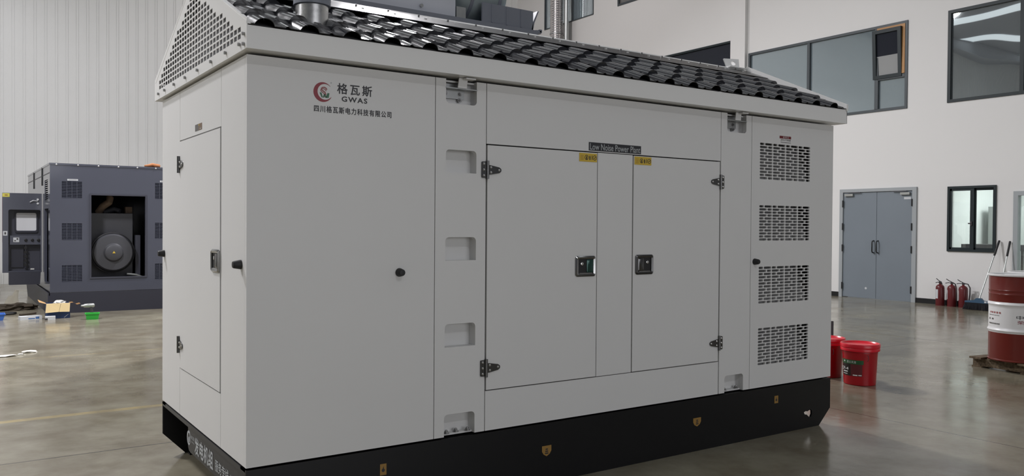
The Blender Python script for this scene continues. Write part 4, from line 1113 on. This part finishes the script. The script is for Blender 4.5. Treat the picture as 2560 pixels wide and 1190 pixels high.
for i in range(9): curved_patch(mb, (dx_, dy_), R_, AD(-70 + 3.6 * i), AD(-68 + 3.6 * i), dz_ + .478, dz_ + .486, 2)
for i in range(2): curved_patch(mb, (dx_, dy_), R_, AD(-72 + 12 * i), AD(-66 + 12 * i), dz_ + .433, dz_ + .450, 2)
for i in range(8): curved_patch(mb, (dx_, dy_), R_, AD(-71 + 4.3 * i), AD(-68 + 4.3 * i), dz_ + .385, dz_ + .400, 2)
mb.build('printed_lines', None, D1, recalc=False)
drum('oil_drum', 'second dark red oil drum, its pale lid showing behind the front drum', 8.96, .46, dz_, False)
P_ = thing('pallet', 'worn wooden pallet under the oil drums', 'pallet', (8.6, .05, 0))
PM = Matrix.Translation((8.66, .06, 0)) @ Matrix.Rotation(math.radians(-10), 4, 'Z')
for i in range(7): MB().box(-.62 if i % 3 else -.66, .62, -.60 + .18 * i, -.60 + .18 * i + .135, .094, .114, PM).build('deck_board', 'wood', P_)
for xx in (-.60, -.05, .50): MB().box(xx, xx + .10, -.60, .615, .014, .094, PM).build('bearer', 'wood', P_)
for yy in (-.60, -.05, .50): MB().box(-.62, .62, yy, yy + .115, 0, .014, PM).build('base_board', 'wood', P_)

def extinguisher(x, y, rot, label, hose):
    t = thing('fire_extinguisher', label, 'extinguisher', (x, y, 0), 'fire extinguishers along the wall')
    T = Matrix.Translation((x, y, 0)) @ Matrix.Rotation(rot, 4, 'Z')
    f = lambda *q: T @ Vector(q)
    MB().lathe([(.076, 0), (.08, .01), (.08, .35), (.072, .385), (.045, .41), (.022, .42), (.022, .44)], (x, y, 0), n=28).build('cylinder', 'ext_red', t, 40)
    MB().lathe([(.083, 0), (.083, .012)], (x, y, 0), n=28, cap1=False).build('foot_ring', 'ext_red', t, 40)
    MB().box(-.022, .022, -.016, .016, .44, .475, T).build('valve', 'tool_dark', t)
    MB().tube([f(.0, 0, .475), f(-.05, 0, .50), f(-.10, 0, .535)], .007, 8).build('squeeze_lever', 'tool_dark', t, 40)
    MB().tube([f(.0, 0, .455), f(-.06, 0, .462), f(-.115, 0, .452)], .007, 8).build('carry_handle', 'tool_dark', t, 40)
    pts = [f(.02, 0, .46), f(.08, 0, .45), f(.115, 0, .38), f(.115, 0, .25), f(.10, 0, .10)] if hose else [f(.02, 0, .46), f(.06, .02, .44), f(.085, .03, .36), f(.088, .03, .22), f(.085, .02, .10)]
    MB().tube(pts, [.010, .010, .011, .012, .014], 10).build('hose', 'tool_dark', t, 40)
    mb = MB().use('white_card'); th_ = rot + PI
    curved_patch(mb, (x, y), .0808, th_ - .55, th_ + .25, .14, .32, 8)
    mb.build('label', None, t, recalc=False)
extinguisher(15.04, 4.835, -.25, 'dull red fire extinguisher standing nearest the grey double door', False)
extinguisher(15.04, 4.605, -.9, 'dull red fire extinguisher between two others along the wall', False)
extinguisher(15.02, 4.375, -.95, 'dull red fire extinguisher beside the blue broom, its hose curving out', True)

def broom(top, bot, label, w):
    t = thing('floor_broom', label, 'broom', (bot[0], bot[1], 0), 'blue brooms leaning on the wall')
    a, b = Vector(bot), Vector(top)
    g = a + (b - a) * .74
    MB().tube([a, g], .0125, 10).build('handle', 'duct_plain', t, 50)
    MB().tube([g, g + (b - g) * .05, b - (b - g) * .04, b], [.014, .019, .019, .015], 10).build('grip', 'rubber', t, 50)
    x, y, z = bot
    mb = MB()
    o = [(y - w * .5, .165), (y - w * .5, .135), (y + w * .5, .135), (y + w * .5, .165), (y + w * .16, .185), (y + .04, .225), (y - .04, .225), (y - w * .16, .185)]
    mb.rings([[Vector((x - .03, q[0], q[1])) for q in o], [Vector((x + .03, q[0], q[1])) for q in o]])
    mb.build('head', 'broom_blue', t, bevel=.006)
    MB().box(x - .034, x - .030, y - w * .30, y - w * .22, .145, .175).build('price_tag', 'white_card', t)
    mb = MB()
    rnd = random.Random(3)
    for i in range(46):
        u = -1 + 2 * i / 45
        for k in (-.02, 0, .02):
            p0 = Vector((x + k, y + u * w * .48, .137)); p1 = Vector((x + k * 2.2 + rnd.uniform(-.01, .01), y + u * w * .56 + rnd.uniform(-.012, .012), .004))
            mb.tube([p0, (p0 + p1) / 2 + Vector((0, rnd.uniform(-.005, .005), 0)), p1], .0065, 4)
    o_ = mb.build('bristles', 'bristle', t); o_['kind'] = 'stuff'
broom((15.20, 3.81, 1.30), (14.72, 3.93, .20), 'blue headed floor broom with dark bristles, left of two leaning on the wall', .50)
broom((15.20, 3.62, 1.29), (14.86, 3.66, .20), 'blue broom leaning nearest the glazed office door, its head behind the drum', .34)

# ------------------------------------------------------------------ things on the floor by the slate generator
t = thing('cardboard_box', 'open navy cardboard box with tan flaps in front of the slate generator', 'box', (.29, 11.03, 0))
x0, x1, y0, y1, h = .125, .455, 10.92, 11.16, .235
MB().use('blue_card').box(x0, x1, y0, y0 + .006, 0, h).box(x0, x1, y1 - .006, y1, 0, h).box(x0, x0 + .006, y0 + .006, y1 - .006, 0, h).box(x1 - .006, x1, y0 + .006, y1 - .006, 0, h).use('card').box(x0 + .006, x1 - .006, y0 + .006, y1 - .006, 0, .006).build('carton', None, t)
def flap(pts, nm, m='card'):
    a = [Vector(p) for p in pts]
    MB().rings([a, [p + Vector((0, .0035, .0045)) for p in a]]).build(nm, m, t)
flap([(x0, y0, h), (x0 + .20, y0, h), (x0 + .165, y0 - .07, h - .125), (x0 - .02, y0 - .07, h - .135)], 'flap')
flap([(x0 + .205, y0, h), (x1, y0, h), (x1 - .015, y0 - .07, h - .13), (x0 + .17, y0 - .07, h - .125)], 'flap')
flap([(x0, y0, h), (x0, y1, h), (x0 - .10, y1, h + .05), (x0 - .10, y0 + .02, h + .03)], 'flap', 'card_in')
def bent(pts, nm, m):
    r0 = [Vector(p) for p in pts]
    mb = MB(); rows = [[p, p + Vector((0, .2, 0))] for p in r0]
    v = [[mb.bm.verts.new(p) for p in r] for r in rows]
    for a, b in zip(v, v[1:]): mb.face([a[0], a[1], b[1], b[0]])
    bmesh.ops.solidify(mb.bm, geom=mb.bm.faces[:], thickness=.004)
    mb.build(nm, m, t)
bent([(x1, y0 + .02, h), (x1 + .05, y0 + .02, h + .005), (x1 + .10, y0 + .02, h - .03), (x1 + .15, y0 + .02, h - .015)], 'flap', 'card_in')
MB().use('white_print' if 'white_print' in M else 'white_card').rings([[Vector(q) for q in ((x0 + .24, y0 - .0015, .01), (x0 + .25, y0 - .0015, .01), (x0 + .31, y0 - .0015, .062), (x0 + .30, y0 - .0015, .062))], [Vector(q) for q in ((x0 + .24, y0 - .0005, .01), (x0 + .25, y0 - .0005, .01), (x0 + .31, y0 - .0005, .062), (x0 + .30, y0 - .0005, .062))]]).build('printed_stripe', None, t)
def crumple(name, c, s, m, label, cat, seed, sub=3, flat=1.0, group=None, parent=None):
    rnd = random.Random(seed)
    mb = MB()
    bmesh.ops.create_icosphere(mb.bm, subdivisions=sub, radius=1.0)
    for v in mb.bm.verts:
        k = 1 + rnd.uniform(-.28, .28)
        v.co = Vector((v.co.x * s[0] * k, v.co.y * s[1] * k, max(v.co.z * s[2] * k, -s[2] * .55)))
        v.co += Vector((c[0], c[1], c[2] + s[2] * .55))
    o = mb.build(name, m, parent)
    if not parent: tag(o, label, cat, group)
    return o
crumple('packing_film', (.33, 11.05, .205), (.085, .06, .045), 'film', 'crumpled clear film sticking out of the open cardboard box', 'packaging', 5)
t = thing('parts_carton', 'flat white carton with blue print, left of the navy box', 'box', (-.09, 10.98, 0))
CM = Matrix.Translation((-.09, 10.98, 0)) @ Matrix.Rotation(math.radians(8), 4, 'Z')
MB().box(-.15, .15, -.07, .07, 0, .055, CM).build('carton', 'white_card', t, bevel=.003)
MB().box(-.04, .05, -.0715, -.07, .012, .026, CM).box(.06, .11, -.0715, -.07, .012, .045, CM).build('blue_print', 'blue_print', t)
t = thing('parts_carton', 'small white carton lying against the navy box', 'box', (.15, 10.83, 0))
CM = Matrix.Translation((.165, 10.775, 0)) @ Matrix.Rotation(math.radians(-4), 4, 'Z')
MB().box(-.07, .07, -.05, .05, 0, .055, CM).build('carton', 'white_card', t, bevel=.003)
MB().box(-.075, -.035, -.052, -.05, .0, .03, CM).build('dark_print', 'tool_dark', t)
t = thing('plastic_crate', 'small bright green plastic crate beside the power drill', 'crate', (.725, 10.55, 0))
CM = Matrix.Translation((.725, 10.56, 0)) @ Matrix.Rotation(math.radians(-6), 4, 'Z')
mb = MB()
a, b = (.082, .065), (.096, .078)
for z, q in ((0, a), ): pass
o = [[Vector((sx * a[0], sy * a[1], 0)) for sx, sy in ((-1, -1), (1, -1), (1, 1), (-1, 1))], [Vector((sx * b[0], sy * b[1], .095)) for sx, sy in ((-1, -1), (1, -1), (1, 1), (-1, 1))],
     [Vector((sx * (b[0] - .008), sy * (b[1] - .008), .095)) for sx, sy in ((-1, -1), (1, -1), (1, 1), (-1, 1))], [Vector((sx * (a[0] - .006), sy * (a[1] - .006), .006)) for sx, sy in ((-1, -1), (1, -1), (1, 1), (-1, 1))]]
mb.rings([[CM @ p for p in r] for r in o])
mb.build('tub', 'green_plastic', t)
mb = MB()
for sy in (-1,): mb.box(-.104, .104, -.086, -.078, .082, .097, CM)
mb.box(-.104, .104, .078, .086, .082, .097, CM).box(-.104, -.096, -.078, .078, .082, .097, CM).box(.096, .104, -.078, .078, .082, .097, CM)
mb.build('rim', 'green_plastic', t)
t = thing('power_drill', 'grey cordless drill standing upright behind the green crate', 'drill', (.715, 10.78, 0))
MB().lathe([(.014, -.11), (.018, -.075), (.030, -.06), (.033, .0), (.034, .07), (.024, .085)], (.70, 10.78, .195), (1, .1, 0), 16).build('motor_housing', 'tool_grey', t, 40)
MB().tube([(.735, 10.78, .175), (.745, 10.78, .11), (.75, 10.78, .055)], [.024, .021, .024], 10).build('grip', 'tool_dark', t, 40)
MB().box(.69, .80, 10.745, 10.815, 0, .055).build('battery_pack', 'tool_grey', t, bevel=.008)
t = thing('plastic_bin', 'blue plastic bin cut by the left picture edge', 'bin', (-.58, 11.12, 0))
o = [[Vector((-.58 + sx * p, 11.12 + sy * q, z)) for sx, sy in ((-1, -1), (1, -1), (1, 1), (-1, 1))] for p, q, z in ((.13, .09, .0), (.16, .11, .10), (.152, .102, .10), (.122, .082, .006))]
MB().rings(o).build('tub', 'blue_plastic', t)
MB().box(-.748, -.412, 11.002, 11.010, .088, .102).box(-.748, -.412, 11.23, 11.238, .088, .102).build('rim', 'blue_plastic', t)
tag(MB().tube([(-.75, 11.9, .02), (-.45, 11.82, .02), (-.28, 11.86, .02), (-.23, 11.95, .02), (-.32, 12.05, .02), (-.55, 12.06, .02), (-.78, 12.02, .02)], .02, 8).build('rubber_hose', 'rubber', None, 50), 'black rubber hose looped on the floor above the blue bin', 'hose')
tag(MB().tube([(-.19, 11.62, .016), (-.1, 11.72, .014), (.05, 11.80, .02)], .016, 8).build('pry_bar', 'cloth_brown', None, 50), 'short dark bar lying on the concrete behind the white carton', 'bar')
crumple('work_jacket', (-.19, 12.72, 0), (.30, .16, .075), 'cloth_brown', 'dark brown crumpled jacket lying on the floor at left', 'clothing', 9)
mb = MB()
pts = [[(-.36, 12.95, .02), (-.33, 12.97, .13), (-.28, 12.99, .22), (-.22, 13.0, .24)], [(-.24, 12.93, .02), (-.22, 12.95, .12), (-.2, 12.98, .20), (-.17, 13.0, .33)], [(-.12, 12.93, .02), (-.12, 12.95, .11), (-.13, 12.98, .19), (-.12, 13.0, .32)]]
v = [[mb.bm.verts.new(p) for p in r] for r in pts]
for a, b in zip(v, v[1:]):
    for i in range(3): mb.face([a[i], a[i + 1], b[i + 1], b[i]])
bmesh.ops.solidify(mb.bm, geom=mb.bm.faces[:], thickness=.012)
tag(mb.build('cleaning_rag', 'cloth_beige', None, 180), 'beige rag propped up right behind the dark brown jacket', 'rag')
for (x, y, sx, sy, sz, lb, sd) in ((-.37, 7.19, .08, .05, .016, 'lone scrap of white film right of the film litter', 2), (-.62, 6.98, .10, .055, .013, 'crumpled clear film on the concrete near the left picture edge', 4), (-.47, 7.02, .035, .02, .012, 'tiny scrap of clear film between two larger ones', 6)):
    crumple('plastic_scrap', (x, y, 0), (sx, sy, sz), 'film', lb, 'litter', sd, 2, group='film litter on the floor')
t = thing('carton_stack', 'small pale carton by the back wall at the left picture edge', 'box', (-.55, 17.6, 0))
MB().box(-.9, -.20, 17.4, 17.7, 0, .17).build('carton', 'white_card', t, bevel=.004)
MB().box(-.9, -.20, 17.39, 17.40, .08, .09).box(-.42, -.41, 17.39, 17.40, 0, .17).build('carton_seam', 'card', t)

t = thing('marker_stake', 'thin dark stake standing behind the half hidden red pail', 'stake', (6.84, 1.61, 0))
MB().box(6.79, 6.89, 1.56, 1.66, 0, .02).build('foot', 'tool_dark', t)
MB().cyl((6.84, 1.61, .02), .014, .47, n=10).build('rod', 'tool_dark', t, 40)
